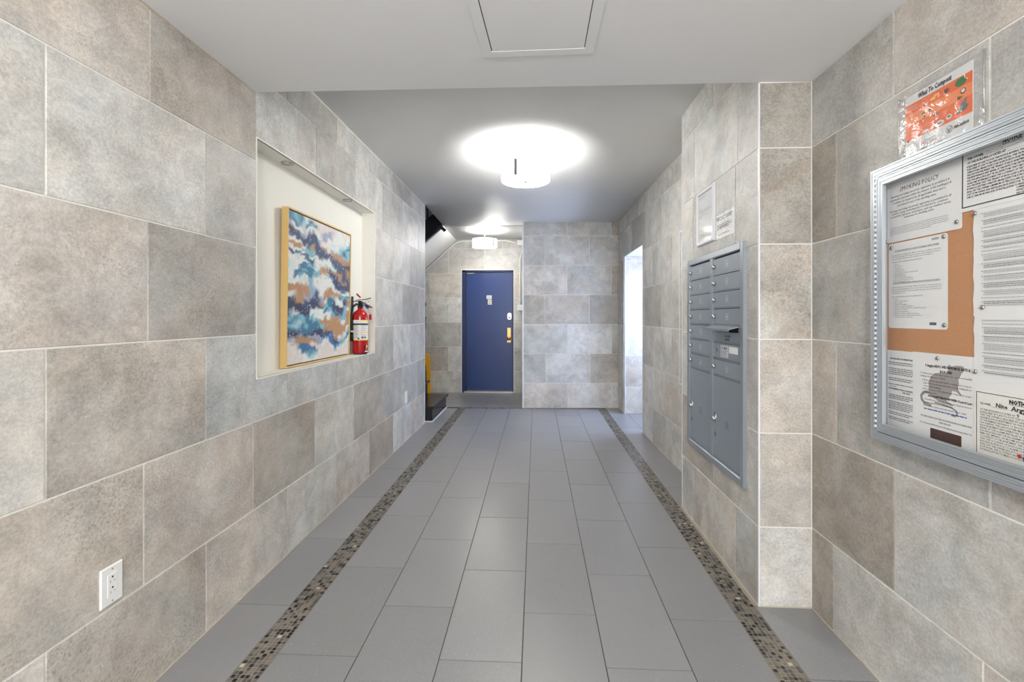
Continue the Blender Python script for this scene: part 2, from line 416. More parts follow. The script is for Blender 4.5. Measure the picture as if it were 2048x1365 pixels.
# far wall incl. header over the passage
uF = (F0-F1).normalized(); A6 = F1-uF*1.36
MF = frame(A6, uF)
def pf(y): return 1.36+(5.118-y)
ZF = [0, .341, .737, 1.135, 1.537, 1.94, 2.34, 2.76]
oh = [(1.36-.985, 1.36, 0, OZ)]
tiles(wall_right, MF, 1.36-1.34, 1.36+1.983, 2.53, [
    (0, ZF[1], pf(4.10), .61, 'pllgLgl'), (ZF[1], ZF[2], pf(4.42), .61, 'plplpgl'), (ZF[2], ZF[3], pf(4.10), .61, 'glxlglt'),
    (ZF[3], ZF[4], pf(4.42), .61, 'xggdggl'), (ZF[4], ZF[5], pf(4.10), .61, 'tglglpp'), (ZF[5], ZF[6], pf(4.42), .61, 'xgdglpx'), (ZF[6], ZF[7], pf(4.10), .61, 'gxgxgpl')], oh)
# ------------------------------------------------------------------ passage behind the opening
wp = MB().mat('grout_light')
slab(wp, Vector((1.252, OY1, 0)), Vector((2.25, OY1, 0)), 0, OZ+.1)
wp.box(1.252, 2.25, OY0-.12, OY0-g, 0, OZ+.1)
wp.box(2.25, 2.35, OY0-.12, OY1+.12, 0, OZ+.1)
wp.mat('white_paint').box(1.135, 2.25, OY0-.002, OY1+.002, OZ+.001, OZ+.1)
wall_passage = struct(wp.build('wall_passage'))
tiles(wall_passage, frame((1.130, OY1, 0), (1, 0, 0)), 0, 1.1, OZ, [
    (0, ZF[1], .0, .45, 'pgl'), (ZF[1], ZF[2], .0, .45, 'wgl'), (ZF[2], ZF[3], .0, .45, 'Lgl'), (ZF[3], ZF[4], .0, .45, 'Lgl'), (ZF[4], ZF[5], .0, .45, 'pgl'), (ZF[5], ZF[6], 0, .45, 'pgl')])
tiles(wall_passage, frame((2.25, OY0, 0), (-1, 0, 0)), 0, 1.11, OZ, [
    (ZF[i], ZF[i+1], .3*(i % 2), .6, 'gpl') for i in range(6)])
# ------------------------------------------------------------------ back wall: projecting part and the door wall
B0, B1 = Vector((-.172, 6.407, 0)), Vector((1.128, 6.474, 0))
wb = MB().mat('grout_light')
slab(wb, B0, B1, 0, 2.6, .12)
wb.mat('white_paint').box(-.172, -.06, 6.52, 7.7, 0, 2.6)
DY = 7.65; DX0, DX1, DZ1 = -1.20, -.362, 1.984
wb.mat('grout_light')
for x0, x1, z0, z1 in ((-3.2, DX0, 0, 2.6), (DX1, -.05, 0, 2.6), (DX0, DX1, DZ1, 2.6)): wb.box(x0, x1, DY+g, DY+.2, z0, z1)
wb.mat('white_paint').box(-3.2, -.05, DY+g, DY+.2, 2.6, 3.7)
wall_back = struct(wb.build('wall_back'))
ZB = [0, .336, .732, 1.13, 1.528, 1.926, 2.323, 2.76]
ub = (B1-B0).normalized()
def pb(x): return x+.172
tiles(wall_back, frame(B0, ub), 0, 1.30, 2.515, [
    (0, ZB[1], pb(.425), .597, 'pLl'), (ZB[1], ZB[2], pb(.130), .597, 'glt'), (ZB[2], ZB[3], pb(.425), .597, 'glx'),
    (ZB[3], ZB[4], pb(.122), .597, 'ttd'), (ZB[4], ZB[5], pb(.418), .597, 'pgt'), (ZB[5], ZB[6], pb(.122), .597, 'ggx'), (ZB[6], ZB[7], pb(.418), .597, 'xxb')])
ZD = [0, .347, .743, 1.141, 1.538, 1.931, 2.328, 2.76]
tiles(wall_back, frame((0, DY, 0), (1, 0, 0)), -2.6, -.175, 2.472, [
    (0, ZD[1], -1.42+.29, .59, 'ggll'), (ZD[1], ZD[2], -1.42, .59, 'gtlg'), (ZD[2], ZD[3], -1.719, .59, 'gxxg'),
    (ZD[3], ZD[4], -1.42, .59, 'glll'), (ZD[4], ZD[5], -1.719, .59, 'ggpgp'), (ZD[5], ZD[6], -1.42, .59, 'xxgl'), (ZD[6], ZD[7], -1.719, .59, 'xggxl')],
    [(DX0, DX1, 0, DZ1)])
# ------------------------------------------------------------------ wall behind the camera, with the glazed entrance
wf = MB().mat('white_paint')
wf.box(-1.4, -1.05, -2.75, -2.6, 0, 2.6); wf.box(.85, 1.3, -2.75, -2.6, 0, 2.6); wf.box(-1.05, .85, -2.75, -2.6, 2.25, 2.6)
struct(wf.build('wall_front'))
d2 = MB().mat('board_metal')
for x0, x1, z0, z1 in ((-1.05, -.99, 0, 2.25), (.79, .85, 0, 2.25), (-.99, .79, 2.19, 2.25), (-.13, -.07, 0, 2.19)): d2.box(x0, x1, -2.68, -2.62, z0, z1)
door2 = struct(d2.build('door_2'))
MB().mat('glass').box(-.99, -.13, -2.655, -2.645, .0, 2.19).build('pane', door2)
MB().mat('glass').box(-.07, .79, -2.655, -2.645, .0, 2.19).build('pane', door2)
# ------------------------------------------------------------------ stairwell walls
ws = MB().mat('white_paint')
ws.box(-3.3, -3.2, 5.3, 7.85, 0, 3.7); ws.box(-3.2, BK-.12, 5.34, LEND-.001, 0, 3.7); ws.box(BK-.12, LX-.002, LEND, LEND+.004, 0, 2.55)
ws.box(-1.29, -1.2, 5.5, 7.65, 2.62, 3.7); ws.box(-1.41, -1.2, 5.34, 5.5, 2.6, 3.7); ws.box(-3.3, -1.2, 5.3, 7.85, 3.7, 3.8)
struct(ws.build('wall_stairwell'))
# ------------------------------------------------------------------ ceiling: low front part, high part that falls slightly
cm = MB().mat(M_CEIL)
cm.add([(-1.42, -2.6, 2.274), (1.30, -2.6, 2.232), (1.30, 2.072, 2.232), (-1.42, 2.132, 2.274),
        (-1.42, -2.6, 2.60), (1.30, -2.6, 2.60), (1.30, 2.072, 2.60), (-1.42, 2.132, 2.60)],
       [(0, 3, 2, 1), (4, 5, 6, 7), (0, 1, 5, 4), (1, 2, 6, 5), (2, 3, 7, 6), (3, 0, 4, 7)])
def strip(pts, x0, x1):
    for (ya, za, zb), (yc, zc, zd) in zip(pts[:-1], pts[1:]):
        cm.add([(x0, ya, za), (x1, ya, zb), (x1, yc, zd), (x0, yc, zc), (x0, ya, za+.1), (x1, ya, zb+.1), (x1, yc, zd+.1), (x0, yc, zc+.1)],
               [(0, 3, 2, 1), (4, 5, 6, 7), (0, 4, 7, 3), (1, 2, 6, 5)]+([(0, 1, 5, 4)] if ya < 2.2 else [])+([(3, 7, 6, 2)] if yc > 7.6 else []), True)
strip([(2.10, 2.542, 2.542), (5.46, 2.534, 2.530)], -1.42, 1.30)
strip([(5.46, 2.534, 2.530), (6.44, 2.505, 2.512), (6.6, 2.50, 2.51)], -1.289, 1.30)
strip([(6.6, 2.50, 2.50), (7.66, 2.476, 2.476)], -1.289, -.05)
ceiling = struct(cm.build('ceiling'))
# ------------------------------------------------------------------ floor
fb = MB().mat('grout_dark'); fb.box(-3.2, 2.35, -2.75, 7.85, -.08, -.0022)
floor = struct(fb.build('floor'))
FM = {}; rf = random.Random(5)
def ftile(x0, x1, y0, y1, tone=None):
    if x1-x0 < .01 or y1-y0 < .01: return
    d = .0016; w, h = x1-x0-2*d, y1-y0-2*d; k = (round(w, 4), round(h, 4))
    if k not in FM: FM[k] = MB().mat(M_FLOOR).box(-w/2, w/2, -h/2, h/2, -.006, 0, .0008).mesh('floor_tile')
    o = bpy.data.objects.new('tile', FM[k]); COL.objects.link(o); o.parent = floor
    o.location = ((x0+x1)/2, (y0+y1)/2, rf.uniform(-.0002, .0002))
    q = rf.uniform(.94, 1.06) if tone is None else tone
    o.color = (.262*q, .261*q, .266*q, 1)
BY0, BY1 = 6.345, 6.42
cols = [(-1.29, -1.050, 1.375), (-.947, -.650, 1.09), (-.650, -.350, 1.395), (-.350, -.050, 1.09), (-.050, .247, 1.376), (.247, .546, 1.08), (.546, .826, 1.362)]
for x0, x1, ph0 in cols:
    ylim = LEND if x0 < -1.2 else BY0
    y = ph0-.6075*7
    while y < ylim:
        ftile(x0, x1, max(y, -2.6), min(y+.6075, ylim)); y += .6075
y = 1.06-.6075*6
while y < 6.47:                                               # strip right of the mosaic, cut around the pillar
    a, b = max(y, -2.6), min(y+.6075, 6.47); y += .6075
    for c0, c1, xr in ((-2.6, PY0, 1.165), (PY1, 6.47, 1.16)):
        lo, hi = max(a, c0), min(b, c1)
        if hi-lo > .012: ftile(.931, xr, lo, hi)
for y0, y1 in ((5.12, 5.6), (5.6, 6.10)):
    for x0 in (1.16, 1.46, 1.76, 2.06): ftile(x0, min(x0+.3, 2.25), y0, y1)
y = LEND
for y1 in (5.76, 6.345): ftile(-1.29, -1.050, y, y1); y = y1
for x0, x1 in ((-1.31, -1.049), (-1.6, -1.31), (-1.9, -1.6), (-2.5, -1.9)):
    if x1 < -1.1: ftile(x0, x1, LEND, 6.42)
for j, (y0, y1) in enumerate(((6.422, 6.72), (6.72, 7.02), (7.02, 7.33), (7.33, 7.649))):
    xs = [-3.1, -2.53, -1.93, -1.31, -.705, -.172]
    for a, b in zip(xs[:-1], xs[1:]): ftile(a, b, y0, y1, .92)
# mosaic border: small square glass and stone pieces
mm = ['mos_black', 'mos_dark', 'mos_grey', 'mos_taupe', 'mos_pearl']; rm = random.Random(3)
mos_mesh = {}
for m in mm:
    mos_mesh[m] = MB().mat(m).box(-.0073, .0073, -.0073, .0073, -.005, 0, .001).mesh('mosaic_tile')
gb_ = MB().mat('grout_mosaic')
gb_.box(.9305, .955, PY0+.004, PY1, -.003, -.0008); gb_.box(-1.0495, -.9475, -2.6, BY1, -.003, -.0012); gb_.box(.8265, .9305, -2.6, BY1, -.003, -.0012); gb_.box(-.9475, .8265, BY0, BY1, -.003, -.0012)
gb_.build('mosaic_grout', floor)
field = MB(); near = []; P = .01715
def pick():
    r = rm.random(); return mm[0] if r < .20 else mm[1] if r < .50 else mm[2] if r < .80 else mm[3] if r < .985 else mm[4]
for xa in (-1.0495+.0086, .8265+.0090):
    j = 0; y = -.2
    while y < BY1:
        for i in range(6):
            near.append((xa+i*P*.992, y, (y < 1.53) or y > 6.4))
        y += P
items = [(x, y) for x, y, _ in near]
seen = sorted([p for p in items if p[1] > 1.545], key=lambda p: p[1])[:300]
ss = set(seen)
for p in items:
    m = pick(); dz = rm.uniform(-.0006, .0004)
    if p in ss:
        o = bpy.data.objects.new('mosaic_tile', mos_mesh[m]); COL.objects.link(o); o.parent = floor; o.location = (p[0], p[1], dz)
    else:
        field.mat(m).box(p[0]-.0073, p[0]+.0073, p[1]-.0073, p[1]+.0073, -.004, dz)
x = -.9475+.0086
while x < .826:
    for i in range(4):
        yy = BY0+.0086+i*.0188; field.mat(pick()).box(x-.0073, x+.0073, yy-.0073, yy+.0073, -.004, rm.uniform(-.0006, .0004))
    x += P
stuff(field.build('mosaic_tiles', floor))
# ------------------------------------------------------------------ edge trims
def trim(n, x0, x1, y0, y1, z0, z1, m='white_edge'): struct(MB().mat(m).box(x0, x1, y0, y1, z0, z1).build('trim_%d' % n))
trim(1, PX-.0012, PX+.0045, PY0-.0020, PY0+.006, 0, 2.232)
trim(2, -.184, -.168, 6.398, 6.412, 0, 2.50)
trim(3, LX-.002, LX+.002, LEND-.004, LEND+.006, 0, 2.53)
trim(4, PX-.0015, PX+.004, PY1-.004, PY1+.003, 0, 2.54)
trim(5, 1.1265, 1.134, OY1-.003, OY1+.004, 0, OZ)

flat('caulk', lin(196, 184, 168), .8, grain=.15, gscale=20)
def caulk(parent, Mw, a0, a1, h=.0035):
    MB().mat('caulk').box(a0, a1, -.001, h, -.002, .0035).build('caulk_line', parent, Mw)
caulk(wall_left, MW, -2.6, LEND); caulk(wall_right, MN, 0, 4.67); caulk(wall_right, frame((PX, PY0, 0), (1, 0, 0)), 0, .218)
caulk(wall_right, MPil, 0, PY1-PY0); caulk(wall_right, MF, 1.36, 1.36+1.98); caulk(wall_back, frame(B0, ub), 0, 1.30)
caulk(wall_back, frame((0, DY, 0), (1, 0, 0)), -2.6, DX0-.014)
caulk(ceiling, frame((LX, 0, 2.268), (0, 1, 0)), -2.6, 2.12, .006)
#PART2
# ================================================================== THINGS
# ------------------------------------------------------------------ blue entrance door of the flat
d1 = MB().mat('white_edge')
J = .013
d1.box(DX0-J, DX0, DY-.004, DY+.02, 0, DZ1+J); d1.box(DX1, DX1+J, DY-.004, DY+.02, 0, DZ1+J); d1.box(DX0, DX1, DY-.004, DY+.02, DZ1, DZ1+J)
d1.mat('blue_dark').box(DX0, DX0+.062, DY+.005, DY+.12, 0, DZ1); d1.box(DX1-.022, DX1, DY+.005, DY+.12, 0, DZ1); d1.box(DX0, DX1, DY+.005, DY+.12, DZ1-.022, DZ1)
d1.mat('nickel').box(DX0+.03, DX1-.01, DY+.002, DY+.14, 0, .022)
door1 = struct(d1.build('door_1'))
LYF = DY+.05
MB().mat('blue_door').box(DX0+.064, DX1-.024, LYF, LYF+.045, .034, DZ1-.024).build('door_leaf', door1)
gl = MB().mat('white_edge'); gl.box(DX0+.064, DX1-.024, LYF+.05, LYF+.06, .0225, .034); gl.build('door_sweep', door1)
MD = FB(-.762, 1.52, LYF)
pl = MB().mat('white_plastic').box(-.042, .042, 0, .058, 0, .003).build('number_plate', door1, MD)
lt = MB().mat('ink'); text(lt, '1C', 0, .012, .048, .0034, align='c', bold=.02); lt.build('lettering', pl)
pv = MB().mat('nickel').box(-.034, .034, 0, .088, 0, .008, .003); pv.mat('brass').lathe([(.012, .008), (.014, .012), (.010, .016)], (0, .05, 0), n=14); pv.mat('dark_hole').box(-.012, .012, .012, .02, .0081, .009)
pv.build('door_viewer', door1, FB(-.750, 1.425, LYF))
db = MB().mat('chrome').prism(rrect(-.033, .033, -.056, .056, .03, 5), 0, .012); db.mat('nickel').lathe([(.024, .012), (.024, .028), (.018, .03)], (0, -.022, 0), n=16)
db.mat('black_plastic').box(-.004, .004, -.034, -.010, .0301, .036); db.build('deadbolt', door1, FB(-.430, 1.238, LYF))
hs = MB().mat('brass').box(-.032, .032, -.122, .122, 0, .008, .004); hs.mat('brass').lathe([(.012, .008), (.012, .035), (.027, .045), (.030, .058), (.022, .070), (0.0, .072)], (0.0, -.055, 0), n=18)
hs.mat('nickel').lathe([(.014, .008), (.014, .012)], (0, .06, 0), n=12); hs.build('door_handle', door1, FB(-.437, .932, LYF))
cl = MB().mat('nickel').box(-.03, .05, -.006, .006, 0, .03); cl.box(.04, .085, -.002, .008, .0, .015); cl.build('door_closer_arm', door1, FB(-1.09, 1.935, LYF))
MB().mat('nickel').lathe([(.007, 0), (.007, .006), (.004, .008)], n=10).build('screw', door1, FB(-1.09, .075, LYF))

# ------------------------------------------------------------------ access panels
hp = MB().mat(M_CEIL)
HA = [(-.218, 1.40), (-.205, 1.853), (.221, 1.833), (.206, 1.38)]
def cz(x): return 2.274+(x+1.29)*(-.042/2.46)
fr_o = [(-.236, 1.25), (-.205, 1.853), (.221, 1.833), (.222, 1.23)]
fr_i = [(-.198, 1.29), (-.170, 1.812), (.183, 1.795), (.184, 1.27)]
def ring(mb, A, B, z1):
    n = len(A); vs = []
    for Pn, dz in ((A, -.0003), (A, z1), (B, z1), (B, -.0003)): vs += [(x, y, cz(x)+dz) for x, y in Pn]
    fs = []
    for k in range(3):
        for i in range(n): fs.append((k*n+i, k*n+(i+1) % n, (k+1)*n+(i+1) % n, (k+1)*n+i))
    mb.add(vs, fs)
ring(hp, fr_o, fr_i, -.0045)
ah = struct(hp.build('trim_6'))
pi_ = [(-.195, 1.293), (-.1665, 1.809), (.180, 1.792), (.181, 1.273)]
hd = MB().mat('dark_hole').add([(x, y, cz(x)-.0005) for x, y in fr_i], [(0, 1, 2, 3)])
hd.mat(M_CEIL).add([(x, y, cz(x)-.003) for x, y in pi_]+[(x, y, cz(x)) for x, y in pi_], [(0, 1, 2, 3), (0, 4, 5, 1), (1, 5, 6, 2), (2, 6, 7, 3), (3, 7, 4, 0)])
hd.build('access_panel', ah)
# tiled-in access panel on the far right wall, mostly behind the pillar
ap = thing('access_panel', 'tall tile-faced access panel with pale rim in the right wall behind the mailbox pillar', 'panel', frame(F1+uF*(5.118-3.88), uF) @ Matrix.Translation((0, .69, 0)))
r_ = MB().mat('white_edge'); r_.box(0, .016, 0, 1.23, -.001, .006, .001); r_.box(.30, .316, 0, 1.23, -.001, .006, .001); r_.box(.016, .30, 0, .016, -.001, .006, .001); r_.box(.016, .30, 1.214, 1.23, -.001, .006, .001)
r_.build('rim', ap)
# ------------------------------------------------------------------ ceiling lights
def ceiling_light(x, y, zc, rot, label, shade, power):
    zb, zt = CH+1.02, CH+1.137
    dz = zc-2.536; zb += dz*.2; zt += dz*.2
    t = thing('ceiling_light', label, 'lamp', Matrix.Translation((x, y, zb)) @ Matrix.Rotation(rot, 4, 'Z'), 'round drum ceiling lights')
    h = zt-zb; R = .182; c = zc-zb
    MB().mat('nickel').lathe([(0.0, c-.014), (.052, c-.012), (.062, c-.004), (.062, c+.001)], n=28).build('canopy', t)
    MB().mat('nickel').lathe([(.0075, .02), (.0075, c-.012)], n=12).lathe([(.02, c-.03), (.02, c-.012)], n=14).build('stem', t)
    s = MB().mat(shade).lathe([(R-.004, .0), (R, .003), (R, h-.002), (R-.003, h)], n=56)
    s.mat('shade_inner').lathe([(R-.003, h), (R-.005, h-.003), (R-.005, .004), (R-.004, .0)], n=56)
    s.build('drum_shade', t)
    MB().mat(shade).lathe([(R-.007, .006), (0, .009)], n=40).mat('shade_inner').lathe([(0, .013), (R-.007, .010)], n=40).build('diffuser', t)
    MB().mat('nickel').lathe([(0, -.006), (.012, -.005), (.014, .002), (.008, .008)], n=16).build('finial', t)
    for k in range(3):
        a = 2*PI*k/3
        sm = MB().mat('nickel'); sm.T = Matrix.Rotation(a, 4, 'Z')
        sm.box(R-.001, R+.003, -.011, .011, .002, h+.003); sm.box(R-.03, R+.003, -.011, .011, h, h+.003)
        sm.box(.01, R-.02, -.004, .004, h-.004, h); sm.build('strap', t)
    l = bpy.data.lights.new('bulb', 'POINT'); l.energy = power; l.shadow_soft_size = .04; l.color = (1, .985, .96)
    o = bpy.data.objects.new('bulb', l); COL.objects.link(o); o.parent = t; o.location = (0, 0, h+.018)
    return t
ceiling_light(-.078, 3.60, 2.538, math.radians(-112), 'nearer drum ceiling light with frosted shade, hanging in the middle of the hall', 'shade_glass', BULB_P)
ceiling_light(-.752, 6.93, 2.494, math.radians(-41), 'farther drum ceiling light with frosted shade, in front of the blue door', 'shade_glass_dim', BULB_P*.6)

# ------------------------------------------------------------------ niche lights, painting, extinguisher
for i, (y, lb) in enumerate(((2.489, 'small recessed puck light in the niche ceiling above the left end of the painting'),
                             (3.304, 'small recessed puck light in the niche ceiling above the right end of the painting'))):
    t = thing('puck_light', lb, 'lamp', Matrix.Translation((-1.334, y, NZ1)), 'puck lights in the niche ceiling')
    MB().mat('nickel').lathe([(.031, .0005), (.034, -.001), (.033, -.006), (.024, -.008), (.023, -.003)], n=26).build('rim', t)
    MB().mat('niche_paint').lathe([(0, -.0045), (.0232, -.004), (.0232, -.001)], n=20).build('lens', t)

def painting():
    y0, y1, z0 = 2.508, 3.388, .9545
    tilt = math.atan(.013/.88)
    M = FL(y0, z0, -1.3525) @ Matrix.Rotation(tilt, 4, 'X')
    t = thing('abstract_painting', 'large abstract painting in blue, white and copper, pale gold frame, in the wall niche', 'painting', M)
    Wd, H, D = .88, .88, .036; f = .009
    fr = MB().mat('gold_wood')
    fr.box(0, f, 0, H, -D, 0, .001); fr.box(Wd-f, Wd, 0, H, -D, 0, .001); fr.box(f, Wd-f, 0, f, -D, 0, .001); fr.box(f, Wd-f, H-f, H, -D, 0, .001)
    fr.mat('pale_wood').box(f, Wd-f, f, H-f, -D+.004, -D+.008)
    fr.build('frame', t)
    fl = MB().mat('dark_hole').quad(f, Wd-f, f, H-f, -.014); fl.build('shadow_gap', t)
    # canvas: colours worked out point by point from layered noise
    N = 170; c0, c1 = f+.006, Wd-f-.006
    C = {'W': (226, 228, 224), 'P': (222, 214, 208), 'N': (16, 34, 72), 'S': (34, 56, 96), 'T': (40, 104, 136), 'A': (120, 178, 194), 'G': (170, 128, 88), 'K': (20, 24, 50), 'M': (206, 224, 222), 'B': (36, 92, 150), 'U': (150, 160, 185)}
    grid = ["TATMMPPPPPPWWP",
            "TTAMTPPPUPWPPW",
            "UPWTATPUUPWWPW",
            "NSUWWPWUWWWWMA",
            "SSNSUWWPWMWMAT",
            "WWSSSSUWPWWATA",
            "GGWSSSSGPUMASA",
            "WWAAGSSSPGGGAU",
            "NTWAASSSNSGGGG",
            "WMSNMWNSSSSSGS",
            "WWWTNWWMWSSSSN",
            "MWWWTWMWWMSNSG",
            "MWTTAMGGTGGGSG",
            "WTTTTAGGNSSGSS",
            "WTTATAWMSSNSGN",
            "MWATTWWWWSNSNS",
            "WWMMAWWWWMSNSN",
            "GGPPUWWWWWWMSW",
            "GGGGAUWWGGGGWM",
            "PGGGUSWGGGMTAT",
            "MGGUSSUGGAWWTA",
            "SGGSNSGWTNWWNG",
            "NNNSNNTATSNWSG",
            "NNNNWWWATNNNUA",
            "TWNNWMWTATNNAW",
            "ATATAWWMWATAAG",
            "TAATTAGGWGGWMG",
            "AMTATTAGGGGGGG",
            "TATTTTNGGGGGGW",
            "NNTTNNNNGGGGWA",
            "SNUNUUUBNBGWAT",
            "UGGGGGUWBBNBAW",
            "PGGGGPPWWBBAWP",
            "PPBTBBPPPWBWPP",
            "PWTBTAWPPPAPPP",
            "PPWTAWPPPPWPPP",
            "PPPWWPPPPPPPPP"]
    R_, K_ = len(grid), len(grid[0])
    pal = {k: lin(*v)[:3] for k, v in C.items()}
    vs, cs = [], []
    nz = noise.noise
    for j in range(N+1):
        for i in range(N+1):
            u, v = i/N, j/N
            vs.append((c0+(c1-c0)*u, c0+(c1-c0)*v, -.004))
            q = Vector((u*7, v*7, 3.1)); q2 = Vector((u*21, v*24, 9.2)); q3 = Vector((u*60, v*60, 5.5))
            wu = u+.060*nz(q*.6)+.035*nz(q)+.022*nz(q2)+.008*nz(q3)
            wv = v+.050*nz(q*.6+Vector((4, 40, 0)))+.030*nz(q+Vector((40, 0, 0)))+.018*nz(q2+Vector((0, 30, 0)))+.008*nz(q3+Vector((9, 9, 0)))
            gx = min(max(wu, 0), .9999)*K_-.5; gy = (1-min(max(wv, 0), .9999))*R_-.5
            ix, iy = math.floor(gx), math.floor(gy); fx, fy = gx-ix, gy-iy
            kk = 1.7+1.6*nz(Vector((u*5, v*5, 7.7))); sh = lambda t: min(max((t-.5)*kk+.5, 0), 1)
            fx, fy = sh(fx), sh(fy)
            acc = [0, 0, 0]
            for dx, wx in ((0, 1-fx), (1, fx)):
                for dy, wy in ((0, 1-fy), (1, fy)):
                    p = pal[grid[min(max(iy+dy, 0), R_-1)][min(max(ix+dx, 0), K_-1)]]
                    for k in range(3): acc[k] += p[k]*wx*wy
            lum = sum(acc)/3
            # white droplets over dark paint, dark threads over pale paint
            d = nz(Vector((u*75, v*80, 1.7)))+.5*nz(Vector((u*33, v*36, 4)))
            if lum < .12 and d > .60:
                m = min((d-.42)*5, .8); acc = [a*(1-m)+b*m for a, b in zip(acc, pal['M'])]
            th = abs(nz(Vector((u*14+2*nz(q2), v*16, 8.8))))
            if th < .035 and nz(q+Vector((0, 7, 2))) > .02 and .1 < v < .9:
                m = (1-th/.035)*.6; acc = [a*(1-m)+b*m for a, b in zip(acc, pal['N'] if lum > .35 else pal['M'])]
            s = 1+.10*nz(q3+Vector((3, 1, 4)))
            cs.append((acc[0]*s, acc[1]*s, acc[2]*s, 1))
    me = bpy.data.meshes.new('canvas')
    me.from_pydata(vs, [], [(j*(N+1)+i, j*(N+1)+i+1, (j+1)*(N+1)+i+1, (j+1)*(N+1)+i) for j in range(N) for i in range(N)])
    at = me.color_attributes.new('Col', 'FLOAT_COLOR', 'POINT')
    at.data.foreach_set('color', [x for c in cs for x in c])
    nt = NT('canvas_paint'); a = nt.n('ShaderNodeAttribute'); a.attribute_name = 'Col'
    fn = nt.noise(nt.coord(False), 90, 4, .7)
    nt.set(nt.b.inputs['Base Color'], nt.mix(nt.m_('MULTIPLY', fn, .05), a.outputs['Color'], (.6, .6, .6, 1)))
    nt.b.inputs['Roughness'].default_value = .55; nt.bump(fn, .2, .002)
    me.materials.append(nt.m)
    o = bpy.data.objects.new('canvas', me); COL.objects.link(o); o.parent = t
painting()

